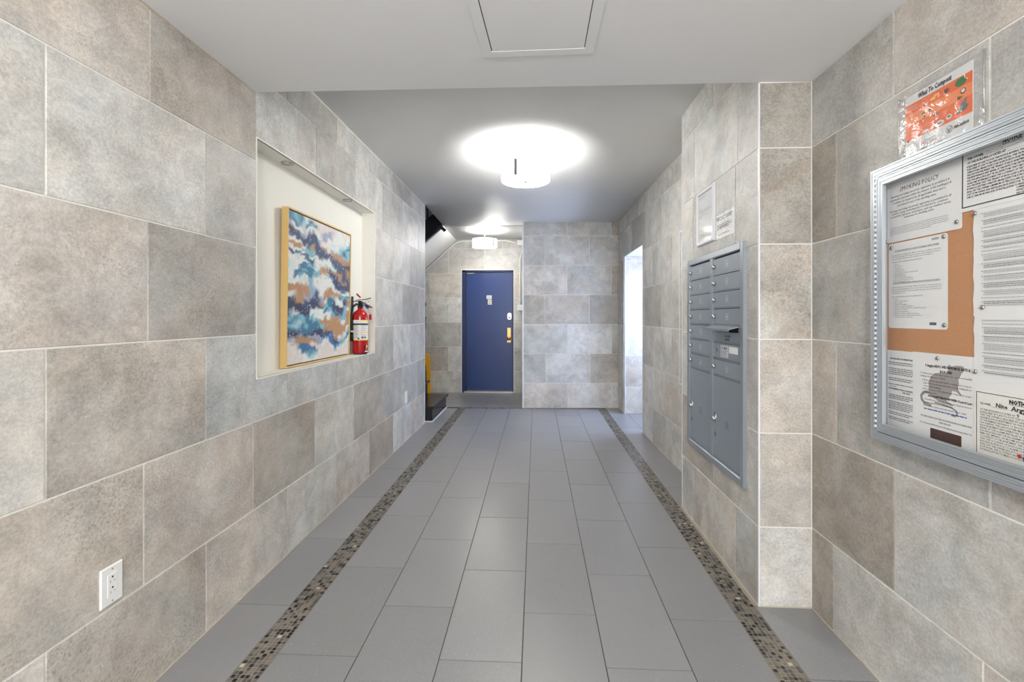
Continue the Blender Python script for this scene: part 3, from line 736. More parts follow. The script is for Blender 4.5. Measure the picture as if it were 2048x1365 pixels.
def extinguisher():
    x, y, z0 = -1.328, 3.530, .9525
    t = thing('fire_extinguisher', 'red fire extinguisher with white label and black hose in the niche beside the painting', 'extinguisher', Matrix.Translation((x, y, z0)))
    R = .056
    b = MB().mat('red_enamel').lathe([(0, .004), (R-.010, .004), (R-.002, .010), (R, .018), (R, .285), (R-.004, .302), (R-.014, .318), (R-.028, .330), (.020, .336), (.018, .350)], n=36); b.build('cylinder', t)
    MB().mat('black_plastic').lathe([(R-.012, -.0005), (R-.006, 0), (R-.006, .008), (R-.012, .008)], n=28).build('foot_ring', t)
    # label wraps the side turned to the hall (towards -y / +x)
    def wrap(mb, a0, a1, z0_, z1_, r): mb.lathe([(r, z0_), (r, z1_)], n=16, a0=math.radians(a0), a1=math.radians(a1))
    lb = MB().mat('paper'); wrap(lb, -150, 18, .105, .258, R+.0006); lbo = lb.build('label', t)
    pr = MB().mat('yellow_print'); wrap(pr, -150, 18, .105, .112, R+.0010); wrap(pr, -68, 10, .250, .258, R+.0010); wrap(pr, -68, 10, .160, .166, R+.0010)
    pr.mat('ink_grey')
    for k in range(13):
        zz = .122+k*.0088
        wrap(pr, -135, -82-3*(k % 3), zz, zz+.0026, R+.0010)
        if k not in (4, 5): wrap(pr, -62, -12-4*(k % 2), zz, zz+.0022, R+.0010)
    pr.mat('green'); wrap(pr, -40, -26, .120, .134, R+.0012); pr.mat('blue_ink'); wrap(pr, -60, -46, .120, .134, R+.0012); pr.mat('ink'); wrap(pr, -88, -76, .114, .124, R+.0012)
    pr.build('print', lbo)
    bd = MB().mat('ink'); wrap(bd, -40, 14, .012, .070, R+.0008)
    bd.mat('yellow_print'); wrap(bd, -22, -4, .045, .068, R+.0012); bd.mat('red_ink'); wrap(bd, -28, -8, .032, .052, R+.0014); bd.mat('paper'); wrap(bd, -34, 8, .018, .026, R+.0012)
    bd.build('badge', t)
    MB().mat('black_plastic').lathe([(R+.0005, .222), (R+.003, .222), (R+.003, .232), (R+.0005, .232)], n=36).build('strap', t)
    v = MB().mat('black_plastic').lathe([(.015, .345), (.019, .350), (.019, .362), (.013, .366), (.013, .385), (.016, .388), (.016, .400), (.008, .404)], n=18)
    v.tube([(0, 0, .378), (.012, -.012, .378), (.030, -.030, .376)], .008); v.build('valve', t)
    g_ = MB().mat('chrome').lathe([(.0, .012), (.012, .012), (.013, .008), (.013, .0)], n=16)
    g_.build('gauge', t, Matrix.Translation((.018, -.006, .372)) @ Matrix.Rotation(PI/2, 4, 'Y'))
    # handles point to the right in the picture (+y with a little +x)
    d = Vector((.5, .86, 0))
    def bar(name, pts, w, th, m='black_plastic'):
        mb = MB().mat(m); pr_ = d.cross(Vector((0, 0, 1)))*w/2
        for (a, za), (b_, zb) in zip(pts[:-1], pts[1:]):
            pa, pb_ = d*a, d*b_
            mb.add([tuple(p+s*pr_+Vector((0, 0, z+q))) for p, z in ((pa, za), (pb_, zb)) for s in (-1, 1) for q in (0, th)],
                   [(0, 1, 3, 2), (4, 6, 7, 5), (0, 4, 5, 1), (2, 3, 7, 6), (1, 5, 7, 3), (0, 2, 6, 4)])
        return mb.build(name, t)
    bar('carry_handle', [(-.012, .392), (.03, .385), (.10, .352), (.108, .350)], .02, .006)
    bar('squeeze_lever', [(-.035, .402), (0, .408), (.05, .412), (.098, .424)], .016, .005)
    bar('seal', [(-.03, .448), (.0, .424)], .014, .008, 'red_enamel')
    th = [2*PI*k/18 for k in range(19)]
    MB().mat('chrome').tube([tuple(d*(.055+.018*math.cos(a))+Vector((.012, -.01, .392+.018*math.sin(a)))) for a in th], .0013, 6).build('pin_ring', t)
    tg = MB()
    q = [(.035, .372), (.062, .345), (.080, .300), (.083, .258)]
    for k, m in enumerate(('blue_ink', 'paper', 'red_ink')):
        tg.mat(m); (a, za), (b_, zb) = q[k], q[k+1]
        p0, p1 = d*a+Vector((.016, -.012, za)), d*b_+Vector((.016, -.014, zb)); w = Vector((.022, -.006, .004))
        tg.add([tuple(p0-w*.5), tuple(p0+w*.5), tuple(p1+w*.5), tuple(p1-w*.5)], [(0, 1, 2, 3)])
        tg.add([tuple(p0-w*.5+Vector((.0006, -.0008, 0))), tuple(p0+w*.5+Vector((.0006, -.0008, 0))), tuple(p1+w*.5+Vector((.0006, -.0008, 0))), tuple(p1-w*.5+Vector((.0006, -.0008, 0)))], [(0, 1, 2, 3)])
    tg.build('inspection_tag', t)
    q7 = .72; hp_ = [(-r_*q7, -r_*.69, z_) for r_, z_ in ((0, .374), (.03, .376), (.052, .362), (.062, .335), (.0655, .29), (.0655, .22), (.0655, .16))]
    MB().mat('black_plastic').tube(hp_, .0085, 12).build('hose', t)
    MB().mat('black_plastic').tube([(-.0472, -.0452, .165), (-.0472, -.0455, .14), (-.0465, -.0475, .10)], [.0100, .0115, .0125], 12).build('nozzle', t)
    MB().mat('white_plastic').box(-.050, -.026, -.062, -.042, .168, .178).build('clip', t)
    bk = MB().mat('black_plastic').box(-.062, -.056, -.012, .012, .33, .435); bk.box(-.062, -.02, -.006, .006, .395, .401); bk.build('wall_bracket', t)
extinguisher()

# ------------------------------------------------------------------ outlets on the left wall
def outlet(y, z, label):
    t = thing('power_outlet', label, 'outlet', FL(y, z), 'white wall outlets')
    MB().mat('white_plastic').box(-.037, .037, -.058, .058, -.001, .0055, .002).build('cover_plate', t)
    r = MB().mat('white_plastic').box(-.0168, .0168, -.0335, .0335, .005, .0068, .0008); rr = r.build('receptacle', t)
    s = MB().mat('dark_hole')
    for dz in (.016, -.016):
        s.prism([(.0030*math.cos(a*PI/5), dz+.008+.0030*math.sin(a*PI/5)) for a in range(10)], .0066, .0070)
        s.mat('ink_grey').box(-.0078, -.0062, dz-.008, dz-.001, .0066, .0070); s.box(.0055, .0071, dz-.007, dz-.0015, .0066, .0070); s.mat('dark_hole')
    s.build('slots', rr)
    for dz in (.048, -.048): MB().mat('nickel').lathe([(.0026, 0), (.0026, .001), (0, .0012)], (0, dz, .0054), n=10).build('screw', t)
outlet(1.379, .4235, 'large white duplex outlet low on the left wall, the nearer one')
outlet(4.655, .435, 'small white outlet plate far down the left wall beyond the niche')

# ------------------------------------------------------------------ mailboxes
def mailbox():
    Y0, Y1, Zb, Zt = 2.985, 2.190, .460, 1.579       # Y0 = far edge (left in the picture)
    t = thing('mailbox_unit', 'grey-blue metal wall mailbox unit of two columns, set into the tiled pillar side', 'mailbox', FR(Y0, Zb, PX-.001))
    Wd, H = Y0-Y1, Zt-Zb; P_ = .015; b = .034
    yl0, yl1, yr0, yr1 = .045, .378, .417, .750
    zr = [1.543-Zb-.0869*k for k in range(8)]; zp = .503-Zb
    f = MB().mat('mail_frame')
    f.box(0, b, 0, H, -.004, P_, .003); f.box(Wd-b, Wd, 0, H, -.004, P_, .003)
    f.box(b, Wd-b, 0, b, -.004, P_, .003); f.box(b, Wd-b, H-b, H, -.004, P_, .003)
    f.build('frame', t)
    MB().mat('dark_hole').box(b, Wd-b, b, H-b, -.004, .0015).build('gap_shade_panel', t)  # near-black sheet that paints the shadow in the gaps around the doors
    r = MB().mat('mail_frame'); r.box(b+.001, yl0-.001, b, H-b, .001, .0105); r.box(yr1+.001, Wd-b-.001, b, H-b, .001, .0105); r.box(yl1+.001, yr0-.001, b, H-b, .001, .0125)
    r.box(yl0, yr1, zr[0]+.001, H-b, .001, .0105); r.box(yl0, yr1, b, zp-.001, .001, .0105)
    for z in zr[1:]: r.box(yl0, yl1, z-.0045, z, .001, .011); r.box(yr0, yr1, z-.0045, z, .001, .011)
    r.build('rails', t)
    def door(x0, x1, z0, z1, lab, big=False):
        o = MB().mat('mail_metal').box(x0+.003, x1-.001, z0+.001, z1-.007, .001, .0085, .001).build('parcel_door' if big else 'mail_door', t)
        lx = x0+.020; lz = (z0+z1)/2-.003
        if big: lz = .700-Zb
        k = MB().mat('chrome').lathe([(.0115, .0085), (.0112, .016), (.0085, .0215), (0, .0235)], (lx, lz, 0), n=18)
        k.mat('dark_hole').box(lx-.0012, lx+.0012, lz-.004, lz+.004, .0225, .0238)
        k.build('lock', o)
        if big:
            k = MB().mat('chrome').prism([(lx+.017*math.cos(a*PI/10), lz+.006+.030*math.sin(a*PI/10)) for a in range(20)], .0085, .0105); k.build('lock_plate', o)
            k = MB().mat('dark_hole').box(lx+.004, lx+.010, lz-.088, lz-.068, .0085, .0095); k.build('keyhole', o)
            for dx in (-.006, .016):
                for dz in (-.048, -.118): MB().mat('mail_frame').lathe([(.0035, .0085), (.0035, .0100), (0, .0108)], (lx+dx, lz+dz, 0), n=8).build('rivet', o)
        cx, cz_ = (x0+x1)/2+.012, ((z0+z1)/2-.002 if not big else .700-Zb)
        e_ = MB().mat('engrave_dark' if big else 'engrave_light'); w = .0155 if not big else .017
        for a, c in ((-1, 1),):
            e_.box(cx-w, cx+w, cz_-w, cz_-w+.0022, .0085, .0089); e_.box(cx-w, cx+w, cz_+w-.0022, cz_+w, .0085, .0089)
            e_.box(cx-w, cx-w+.0022, cz_-w, cz_+w, .0085, .0089); e_.box(cx+w-.0022, cx+w, cz_-w, cz_+w, .0085, .0089)
        text(e_, lab, cx, cz_-.0085, .0225, .0090, align='c', bold=.015)
        e_.build('lettering', o)
    for k, lab in enumerate(('1A', '1B', '1C', '2A', '2B', '2C', '3A')): door(yl0, yl1, zr[k+1], zr[k], lab)
    for k, lab in ((0, '3B'), (1, '3C'), (2, '4A'), (3, '4B'), (6, '4C')): door(yr0, yr1, zr[k+1], zr[k], lab)
    door(yl0, yl1, zp, zr[7], '1P', True); door(yr0, yr1, zp, zr[7], '2P', True)
    # outgoing mail slot with its flap lifted
    z1, z0 = zr[4], zr[5]
    o = MB().mat('mail_metal').box(yr0+.003, yr1-.001, z0+.001, z1-.036, .001, .0085, .001)
    o.box(yr0+.003, yr0+.02, z1-.036, z1-.007, .001, .0085); o.box(yr1-.02, yr1-.001, z1-.036, z1-.007, .001, .0085)
    o = o.build('outgoing_mail_panel', t)
    l = MB().mat('ink'); text(l, 'OUTGOING', yr0+.150, z0+.026, .0130, .0090, bold=.03, width=.072); text(l, 'MAIL', yr0+.160, z0+.010, .0130, .0090, bold=.03, width=.052); l.build('lettering', o)
    fl = MB().mat('mail_frame')
    fl.T = Matrix.Translation((0, z1-.006, .008)) @ Matrix.Rotation(math.radians(14), 4, 'X')
    fl.box(yr0-.002, yr1+.002, -.0015, .0015, 0, .058); fl.box(yr0-.002, yr1+.002, -.010, -.0015, .0565, .058)
    fl.build('mail_flap', t)
    for dx in (.03, .075): MB().mat('nickel').lathe([(.005, .0085), (.005, .018), (0, .02)], (yr0+dx, z1-.018, 0), n=10).build('flap_stop', t)
    # master lock panel
    z1, z0 = zr[5], zr[6]
    o = MB().mat('mail_metal').box(yr0+.003, yr1-.001, z0+.001, z1-.007, .001, .0085, .001).build('lock_panel', t)
    cz_ = (z0+z1)/2-.003
    for dx in (.018, .075):
        for dz in (-.026, -.010, .010, .026):
            if dx < .05 and abs(dz) < .02: pass
            MB().mat('mail_frame').lathe([(.0035, .0085), (.0035, .0100), (0, .0108)], (yr0+dx, cz_+dz, 0), n=8).build('rivet', o)
    MB().mat('dark_hole').prism([(yr0+.044, cz_+.012), (yr0+.052, cz_+.010), (yr0+.056, cz_), (yr0+.052, cz_-.010), (yr0+.048, cz_-.012), (yr0+.050, cz_)], .0085, .0092).build('keyhole', o)
    st = MB().mat('engrave_light').box(yr0+.10, yr0+.195, cz_-.030, cz_+.030, .0085, .0090)
    st.mat('ink'); text(st, 'U.S. MAIL', yr0+.147, cz_+.011, .017, .0094, align='c', bold=.02, width=.080)
    st.mat('ink_grey')
    for k in range(5): bars(st, yr0+.106, yr0+.190-.012*(k % 2), cz_+.002-k*.0065, .0026, .0094, rng=rm)
    st.build('mail_sticker', o)
    MB().mat('paper').box(yr0+.205, yr0+.308, cz_-.004, cz_+.028, .0085, .0090).build('paper_sticker', o)
mailbox()

# ------------------------------------------------------------------ framed certificate and taped sheet on the pillar
def framed():
    t = thing('framed_certificate', 'small white-framed certificate on the pillar above the mailboxes', 'frame', FR(2.826, 1.642, PX))
    w, h, b = .264, .308, .022
    f = MB().mat('white_edge')
    f.box(0, b, 0, h, 0, .014, .005); f.box(w-b, w, 0, h, 0, .014, .005); f.box(b, w-b, 0, b, 0, .014, .005); f.box(b, w-b, h-b, h, 0, .014, .005)
    f.build('frame', t)
    p = MB().mat('paper').box(b, w-b, b, h-b, .0, .005).build('certificate', t)
    l = MB().mat('ink_pale'); rr = random.Random(2)
    for y, x1 in ((.270, .15), (.262, .12), (.205, .07), (.195, .20), (.187, .21), (.179, .19), (.165, .16), (.155, .08), (.080, .13), (.060, .10), (.050, .11), (.040, .08)):
        bars(l, b+.012, x1, y, .0032, .0054, rng=rr)
    stuff(l.build('print', p))
    MB().mat('glass').box(b, w-b, b, h-b, .0075, .0085).build('glazing', t)
framed()
def sheet():
    t = thing('plastic_covered_note', 'crinkled clear plastic sleeve holding a small note beside the white frame on the pillar', 'note', FR(2.552, 1.634, PX))
    w, h = .229, .132
    MB().mat('white_plastic').box(.004, w-.004, .004, h-.004, .0, .0018).build('note', t)
    l = MB().mat('ink_pale'); rr = random.Random(4)
    for y in (.108, .098, .062, .052, .022): bars(l, .012, w-.03*(1+(y < .06)), y, .006, .0021, rng=rr)
    l.mat('ink_grey')
    for y, x0, x1 in ((.112, .01, .06), (.104, .012, .05), (.108, .16, .21), (.100, .16, .20), (.072, .02, .17), (.060, .05, .15)): bars(l, x0, x1, y, .004, .0022, rng=rr)
    stuff(l.build('print', t))
    N_ = 16; vs = []; rr = random.Random(6)
    for j in range(11):
        for i in range(N_+1):
            u, v = i/N_, j/10
            vs.append((w*u, h*v, .006+.0035*noise.noise(Vector((u*6, v*4, 1)))*(1 if 0 < i < N_ and 0 < j < 10 else 0)))
    MB().mat('plastic_film').add(vs, [(j*(N_+1)+i, j*(N_+1)+i+1, (j+1)*(N_+1)+i+1, (j+1)*(N_+1)+i) for j in range(10) for i in range(N_)], True).build('plastic_sleeve', t)
sheet()

# ------------------------------------------------------------------ notice board on the near right wall
un = (P_N1-P_N0).normalized()
def MRN(y, z, off=0.0):
    """frame on the near right wall, y measured along the corridor"""
    d = (2.075-y); p = P_N0+un*d; n = un.cross(Vector((0, 0, 1))); p = p+n*off
    return frame((p.x, p.y, z), un)
def board():
    YB, ZB0, Wd, H = 1.652, .832, .93, .889
    t = thing('notice_board', 'aluminium-framed glazed cork notice board with hinged door on the right wall', 'notice board', MRN(YB, ZB0))
    D = .046; a = .026; b = .058
    o = MB().mat('board_metal')
    def ribs(mb, x0, x1, y0, y1, w, z0, z1, n):
        """four mitred members with lengthwise ribs"""
        st = w/n
        for k in range(n):
            q0, q1 = k*st, (k+1)*st-.0012; zt = z1-(.0012 if k % 2 else 0)
            X0, X1, Y0_, Y1_ = x0+q0, x1-q0, y0+q0, y1-q0; i0, i1, j0, j1 = x0+q1, x1-q1, y0+q1, y1-q1
            for A in (((X0, Y0_), (X1, Y0_), (i1, j0), (i0, j0)), ((X1, Y0_), (X1, Y1_), (i1, j1), (i1, j0)), ((X1, Y1_), (X0, Y1_), (i0, j1), (i1, j1)), ((X0, Y1_), (X0, Y0_), (i0, j0), (i0, j1))):
                mb.prism(A, z0, zt)
        # floor between ribs
        for A in (((x0+.001, y0+.001), (x1-.001, y0+.001), (x1-w, y0+w), (x0+w, y0+w)), ((x1-.001, y0+.001), (x1-.001, y1-.001), (x1-w, y1-w), (x1-w, y0+w)), ((x1-.001, y1-.001), (x0+.001, y1-.001), (x0+w, y1-w), (x1-w, y1-w)), ((x0+.001, y1-.001), (x0+.001, y0+.001), (x0+w, y0+w), (x0+w, y1-w))):
            mb.prism(A, z0, z1-.0022)
    ribs(o, 0, Wd, 0, H, a, 0, D-.002, 4); o.build('frame', t)
    MB().mat('dark_hole').box(a-.001, Wd-a+.001, a-.001, a+.004, .01, D-.012).box(a-.001, Wd-a+.001, H-a-.004, H-a+.001, .01, D-.012).box(Wd-a-.004, Wd-a+.001, a, H-a, .01, D-.012).build('gasket', t)
    dd = MB().mat('board_metal'); ribs(dd, a+.0035, Wd-a-.0035, a+.0035, H-a-.0035, b-a-.0035, D-.011, D, 5); dr = dd.build('door', t)
    MB().mat('glass').box(b-.002, Wd-b+.002, b-.002, H-b+.002, .0358, .0375).build('pane', dr)
    MB().mat('cork').box(a, Wd-a, a, H-a, .003, .0085).build('cork', t)
    hg = MB(); k = 0; y = a+.006
    while y < H-a-.006:
        hg.mat('white_edge' if k % 2 else 'ink').box(a-.0035, a+.0035, y, y+.0078, D-.008, D+(.002 if k % 2 else -.003)); y += .0085; k += 1
    hg.build('piano_hinge', t)
    return YB, ZB0
YB, ZB0 = board()
CK = .0088                                        # cork surface above the wall
def paper(name, label, y0, z0, w, h, lift=0.0, mat='paper', rot=0.0, r=.002, group='papers pinned in the notice board', curl=0.0):
    M = MRN(y0, z0, CK+lift) @ Matrix.Rotation(rot, 4, 'Z')
    t = thing(name, label, 'notice', M, group)
    if curl:
        vs = []; n = 14
        for j in range(n+1):
            for i in (0, 1): vs.append((w*i+(curl*.8*math.sin(j*2.1) if i == 0 else 0), h*j/n, .0006+abs(curl)*(.5+.5*math.sin(j*1.3))*(1-i)))
        MB().mat(mat).add(vs, [(2*j, 2*j+1, 2*j+3, 2*j+2) for j in range(n)], True).build('sheet', t)
    else: MB().mat(mat).prism(rrect(0, w, 0, h, r), 0, .0006).build('sheet', t)
    return t
def pin(y, z, lift=.0, label='', m='nickel'):
    t = thing('push_pin', label, 'pin', MRN(y, z, CK+lift), 'round metal pins in the notice board')
    MB().mat(m).lathe([(.0012, -.004), (.0012, .001), (.0062, .0015), (.0058, .0035), (.0035, .0052), (0, .0058)], n=14).build('head', t)
rp = random.Random(9)
# smoking policy
t = paper('smoking_policy_notice', 'large white sheet headed SMOKING POLICY, top left of the notice board', 1.6235, 1.477, .2765, .205, .0006, r=.006)
l = MB().mat('ink'); text(l, 'SMOKING POLICY', .055, .157, .0190, .0011, width=.148, shear=.12)
l.mat('ink_grey')
for k, (s, x, w, z) in enumerate((('Smoking and using electronic cigarettes is prohibited in', .017, .222, .143), ('apartments and areas within the interior of the building(s) &', .014, .230, .1325), ('rooftops as required by all applicable laws and is', .026, .200, .122), ('permitted in any of the dwelling units.', .044, .150, .1115),
        ('Smoking and using electronic cigarettes is permitted in all', .012, .232, .0965), ('outdoor areas, including but not limited to, common', .020, .212, .0875), ('courtyards, balconies and patios, and any outdoor areas', .014, .228, .0785), ('connected to dwelling units.', .072, .114, .0695))):
    text(l, s, x, z, .0094, .0011, width=w, shear=.15, bold=.008)
l.build('lettering', t); l = MB().mat('ink_pale')
for k in range(5): bars(l, .012, .235-.06*(k == 4), .0445-k*.0052, .0018, .0011, rng=rp)
stuff(l.build('fine_print', t))
pin(1.362, 1.497, .001, 'metal pin at the lower right corner of the smoking policy sheet'); pin(1.625, 1.483, .001, 'metal pin at the lower left corner of the smoking policy sheet')
# bilingual sheet
t = paper('housing_guide_notice', 'white round-cornered bilingual housing guide sheet pinned directly below the smoking policy', 1.6185, 1.200, .2255, .273, .0, r=.008)
l = MB().mat('ink')
text(l, 'HOUSING INFORMATION GUIDE FOR TENANTS AND OWNERS', .028, .245, .0062, .0011, width=.170); l.box(.028, .198, .2435, .2439, .0008, .0011)
text(l, 'GUIA DE INFORMACION DE VIVIENDA PARA INQUILINOS Y DUENOS', .020, .142, .0062, .0011, width=.182); l.box(.020, .202, .1405, .1409, .0008, .0011)
l.mat('ink_grey')
for k, s in enumerate(('A housing information guide, the "ABCs of Housing", is available on the New', 'York City Department of Housing Preservation and Development website at', 'www.nyc.gov/hpd. The guide is also available in print by calling 311.')): text(l, s, .014, .232-k*.0062, .0054, .0011, width=.190-.025*(k == 2))
text(l, 'The guide contains information about the following topics:', .014, .210, .0054, .0011, width=.125)
for k, s in enumerate(('Eviction', 'Rent and leases', 'Rent assistance', 'Complaint process', 'Rent-regulated leases', 'Rental assistance for elderly or disabled tenants', 'Housing discrimination', 'Repairs and maintenance', 'Tenant-initiated tenant organizations', 'Guide to owner inspections and repair', 'Free and low-cost legal services')):
    text(l, s, .026, .2025-k*.0056, .0050, .0011); l.box(.020, .0213, .2035-k*.0056, .2048-k*.0056, .0008, .0011)
for k, s in enumerate(('La guia de informacion de vivienda, "ABCs de Vivienda", esta disponible en la', 'pagina web del Departamento de Preservacion de Viviendas y Desarrollo de la', 'Ciudad de Nueva York en www.nyc.gov/hpd. Esta guia impresa tambien esta', 'disponible llamando al 311.')): text(l, s, .014, .129-k*.0062, .0054, .0011, width=.192 if k < 3 else .058)
text(l, 'La guia contiene informacion sobre los siguientes temas:', .014, .099, .0054, .0011, width=.125)
for k, s in enumerate(('Desalojo', 'Calefaccion y agua caliente', 'Manejo de plagas', 'Organizacion de inquilinos', 'Alquiler de arrendamientos regulados', 'Asistencia de alquiler para ancianos o inquilinos discapacitados', 'Discriminacion de vivienda', 'Reparaciones y mantenimiento', 'Requisitos de inquilinos modificaciones del dueno', 'Ayuda para inspecciones de duenos para reparaciones', 'Servicios legales gratis o a bajo costo')):
    text(l, s, .026, .0905-k*.0056, .0050, .0011); l.box(.020, .0213, .0915-k*.0056, .0928-k*.0056, .0008, .0011)
l.mat('ink_pale').box(.172, .196, .260, .266, .0008, .0011); l.mat('engrave_dark').box(.164, .188, .012, .020, .0008, .0011)
l.build('lettering', t)
pin(1.606, 1.460, .0, 'metal pin at the upper left corner of the bilingual sheet'); pin(1.405, 1.464, .0, 'metal pin at the upper right corner of the bilingual sheet'); pin(1.403, 1.213, .0, 'metal pin at the lower right corner of the bilingual sheet')
# smoke detector notice
t = paper('smoke_detector_notice', 'white NOTICE card with thick black border about smoke detectors, top right of board', 1.357, 1.519, .287, .166, .0016, rot=math.radians(-.4))
l = MB().mat('ink')
for q in ((.011, .0138, .010, .158), (.273, .276, .010, .158), (.011, .276, .010, .0128)): l.box(*q, .0006, .0010)
text(l, 'NOTICE', .124, .1465, .0165, .0011, bold=.035, width=.047); l.box(.123, .173, .1432, .1444, .0006, .001)
text(l, 'THE OWNER,', .027, .1355, .0085, .0011, bold=.03, width=.047); l.box(.078, .262, .1345, .1350, .0006, .001)
text(l, 'OF THIS BUILDING LOCATED AT', .027, .1245, .0085, .0011, bold=.03, width=.105); l.box(.136, .262, .1238, .1243, .0006, .001)
for k, s in enumerate(('IS REQUIRED BY LAW TO POST THIS NOTICE ADVISING TENANTS THAT THE OWNER', 'IS REQUIRED BY LAW TO PROVIDE AND INSTALL ONE OR MORE APPROVED AND', 'OPERATIONAL SMOKE DETECTORS IN EACH EACH APARTMENT IN THIS BUILDING.', 'THE LAW FURTHER MAKES THE TENANT OF EACH APARTMENT RESPONSIBLE FOR', 'THE MAINTENANCE AND REPAIR OF THE DETECTORS INSTALLED IN THE APARTMENT', 'AND FOR REPLACING ANY OR ALL DETECTORS THAT ARE STOLEN, REMOVED, MISSING', 'OR BECOME INOPERABLE DURING THE OCCUPANCY OF THE TENANT. THE LAW', 'ALSO PROVIDES THAT THE TENANT OF EACH CLASS A APARTMENT IN A BUILDING', 'IN WHICH A BATTERY-OPERATED SMOKE DETECTOR IS PROVIDED AND INSTALLED', 'SHALL PAY THE OWNER A MINIMUM OF TEN DOLLARS ($10.00) FOR THE', 'COST OF PROVIDING AND INSTALLING EACH DETECTOR. THE TENANT HAS', 'ONE (1) YEAR FROM THE DATE OF INSTALLATION TO MAKE SUCH PAYMENT.')):
    text(l, s, .026, .1150-k*.0074, .0066, .0011, bold=.03, width=len(s)*.00305)
for k, s in enumerate(('COMMISSIONER', 'DEPARTMENT OF HOUSING', 'AND DEVELOPMENT')): text(l, s, .158, .0275-k*.0068, .0058, .0011, bold=.03, width=len(s)*.0031)
l.mat('ink_pale')
for x0 in (.082, .150):
    pts = [(x0+.005*i, .138+.004*math.sin(i*2.1)+.002*(i % 2), .0011) for i in range(10)]
    l.tube(pts, .0003, 4)
l.build('lettering', t)
# house rules, two sheets
def rules(name, label, y0, z0, w, h, lift, mk, start):
    t = paper(name, label, y0, z0, w, h, lift, curl=.0015)
    l = MB().mat('ink_grey'); y = h-.026; k = start
    while y > mk:
        n = rp.choice((1, 2, 2, 3, 4)); l.mat('ink_grey'); bars(l, .026, .029, y, .0020, .0020+.002, rng=rp)
        for q in range(n):
            l.mat('ink_grey' if rp.random() < .35 else 'ink_pale')
            bars(l, .032, w-.012-(.05*rp.random() if q == n-1 else 0), y, .0017, .0045, rng=rp); y -= .0048
        y -= .0042
    stuff(l.build('print', t))
    return t
rules('house_rules_sheet', 'upper of two white sheets of dense small print right of the bare cork', 1.312, 1.238, .215, .290, .0006, .028, 0)
rules('house_rules_sheet', 'lower of two white sheets of dense small print, above the cream NOTICE card', 1.310, 1.015, .215, .238, .0010, .080, 1)
pin(1.304, 1.508, .004, 'metal pin at the upper left corner of the upper small-print sheet'); pin(1.283, 1.261, .004, 'metal pin between the two small-print sheets on the right'); pin(1.303, 1.093, .004, 'metal pin low on the left edge of the lower small-print sheet')
# gas procedure sheet
t = paper('gas_procedure_notice', 'white two-language procedure sheet at bottom left of board, half behind the rat flyer', 1.6235, .866, .16, .262, .0004)
l = MB().mat('ink')
text(l, 'PROCEDURE FOR TENANTS REGARDING GAS', .014, .233, .0066, .0011, bold=.03, width=.135)
l.build('lettering', t); l = MB().mat('ink')
text(l, 'PROCEDIMIENTO PARA LOS INQUILINOS CUANDO', .006, .136, .0062, .0011, bold=.03, width=.145); text(l, 'DE GAS', .066, .128, .0062, .0011, bold=.03, width=.03)
l.build('lettering', t); l0 = l = MB().mat('ink_grey')
y = .222
for n in (2, 4, 2, 1):
    for q in range(n): l.mat('ink_grey'); bars(l, .006, .155-(.05 if q == n-1 and n > 1 else 0), y, .0026, .0011, rng=rp); y -= .0060
    y -= .0075
y = .117
for n in (3, 5, 2, 2):
    for q in range(n): bars(l, .006, .155-(.06 if q == n-1 else 0), y, .0026, .0011, rng=rp); y -= .0056
    y -= .0055
stuff(l0.build('fine_print', t))
for yy in (.146, .012):
    l = MB().mat('ink'); l.tube([(.008+.0045*i, yy+.003*math.sin(i*2.3), .001) for i in range(8)], .0004, 4); l.build('signature', t)
# rat flyer
t = paper('rat_flyer', 'white flyer with grey rat silhouette warning of mice, rats and roaches', 1.516, .866, .208, .264, .0012)
W2 = .208
rt_ = MB().mat('rat_grey')
def px(u, v): return ((u-556)/(1290-556)*.203+.002, .262-(v-90)/(1130-90)*.222)
body = [(1000, 235), (1010, 212), (1030, 214), (1045, 230), (1090, 212), (1150, 208), (1178, 212), (1188, 240), (1180, 275), (1160, 300), (1140, 350), (1122, 390), (1128, 440), (1118, 480), (1120, 520), (1150, 565), (1155, 590), (1135, 575), (1095, 545), (1050, 545), (1045, 590), (1010, 650), (985, 690), (1060, 725), (1060, 745), (900, 720), (780, 660), (765, 600), (765, 480), (790, 400), (850, 345), (930, 330), (990, 330), (1005, 290)]
rt_.prism([px(*p) for p in body][::-1], .0006, .0009)
tail = [(770, 625), (730, 622), (690, 645), (665, 690), (675, 740), (710, 780), (790, 795)]
for (a, b), (c, d_) in zip(tail[:-1], tail[1:]):
    p, q = Vector(px(a, b)), Vector(px(c, d_)); dv = (q-p); nn = Vector((-dv.y, dv.x)).normalized()*.0042
    rt_.add([(*(p-nn-dv*.1), .0008), (*(q-nn+dv*.1), .0008), (*(q+nn+dv*.1), .0008), (*(p+nn-dv*.1), .0008)], [(0, 1, 2, 3)])
tail = [(850, 745), (950, 750), (1040, 765), (1100, 800), (1110, 840), (1085, 868), (1045, 865)]
for (a, b), (c, d_) in zip(tail[:-1], tail[1:]):
    p, q = Vector(px(a, b)), Vector(px(c, d_)); dv = (q-p); nn = Vector((-dv.y, dv.x)).normalized()*.0025
    rt_.add([(*(p-nn-dv*.1), .0008), (*(q-nn+dv*.1), .0008), (*(q+nn+dv*.1), .0008), (*(p+nn-dv*.1), .0008)], [(0, 1, 2, 3)])
rt_.build('rat_silhouette', t)
l = MB().mat('ink')
text(l, '9 Argyle HDFC: WE HAVE MICE, RATS &', .048, .2240, .0100, .0013, bold=.04, width=.148); text(l, 'ROACHES!', .100, .2105, .0100, .0013, bold=.04, width=.040)
for k, (s, x, w) in enumerate((('To help keep the mice, rats, roaches, etc. out of our beautiful', .030, .170), ('building, here are some requests:', .030, .090))): text(l, s, x, .2015-k*.0088, .0068, .0013, width=w)
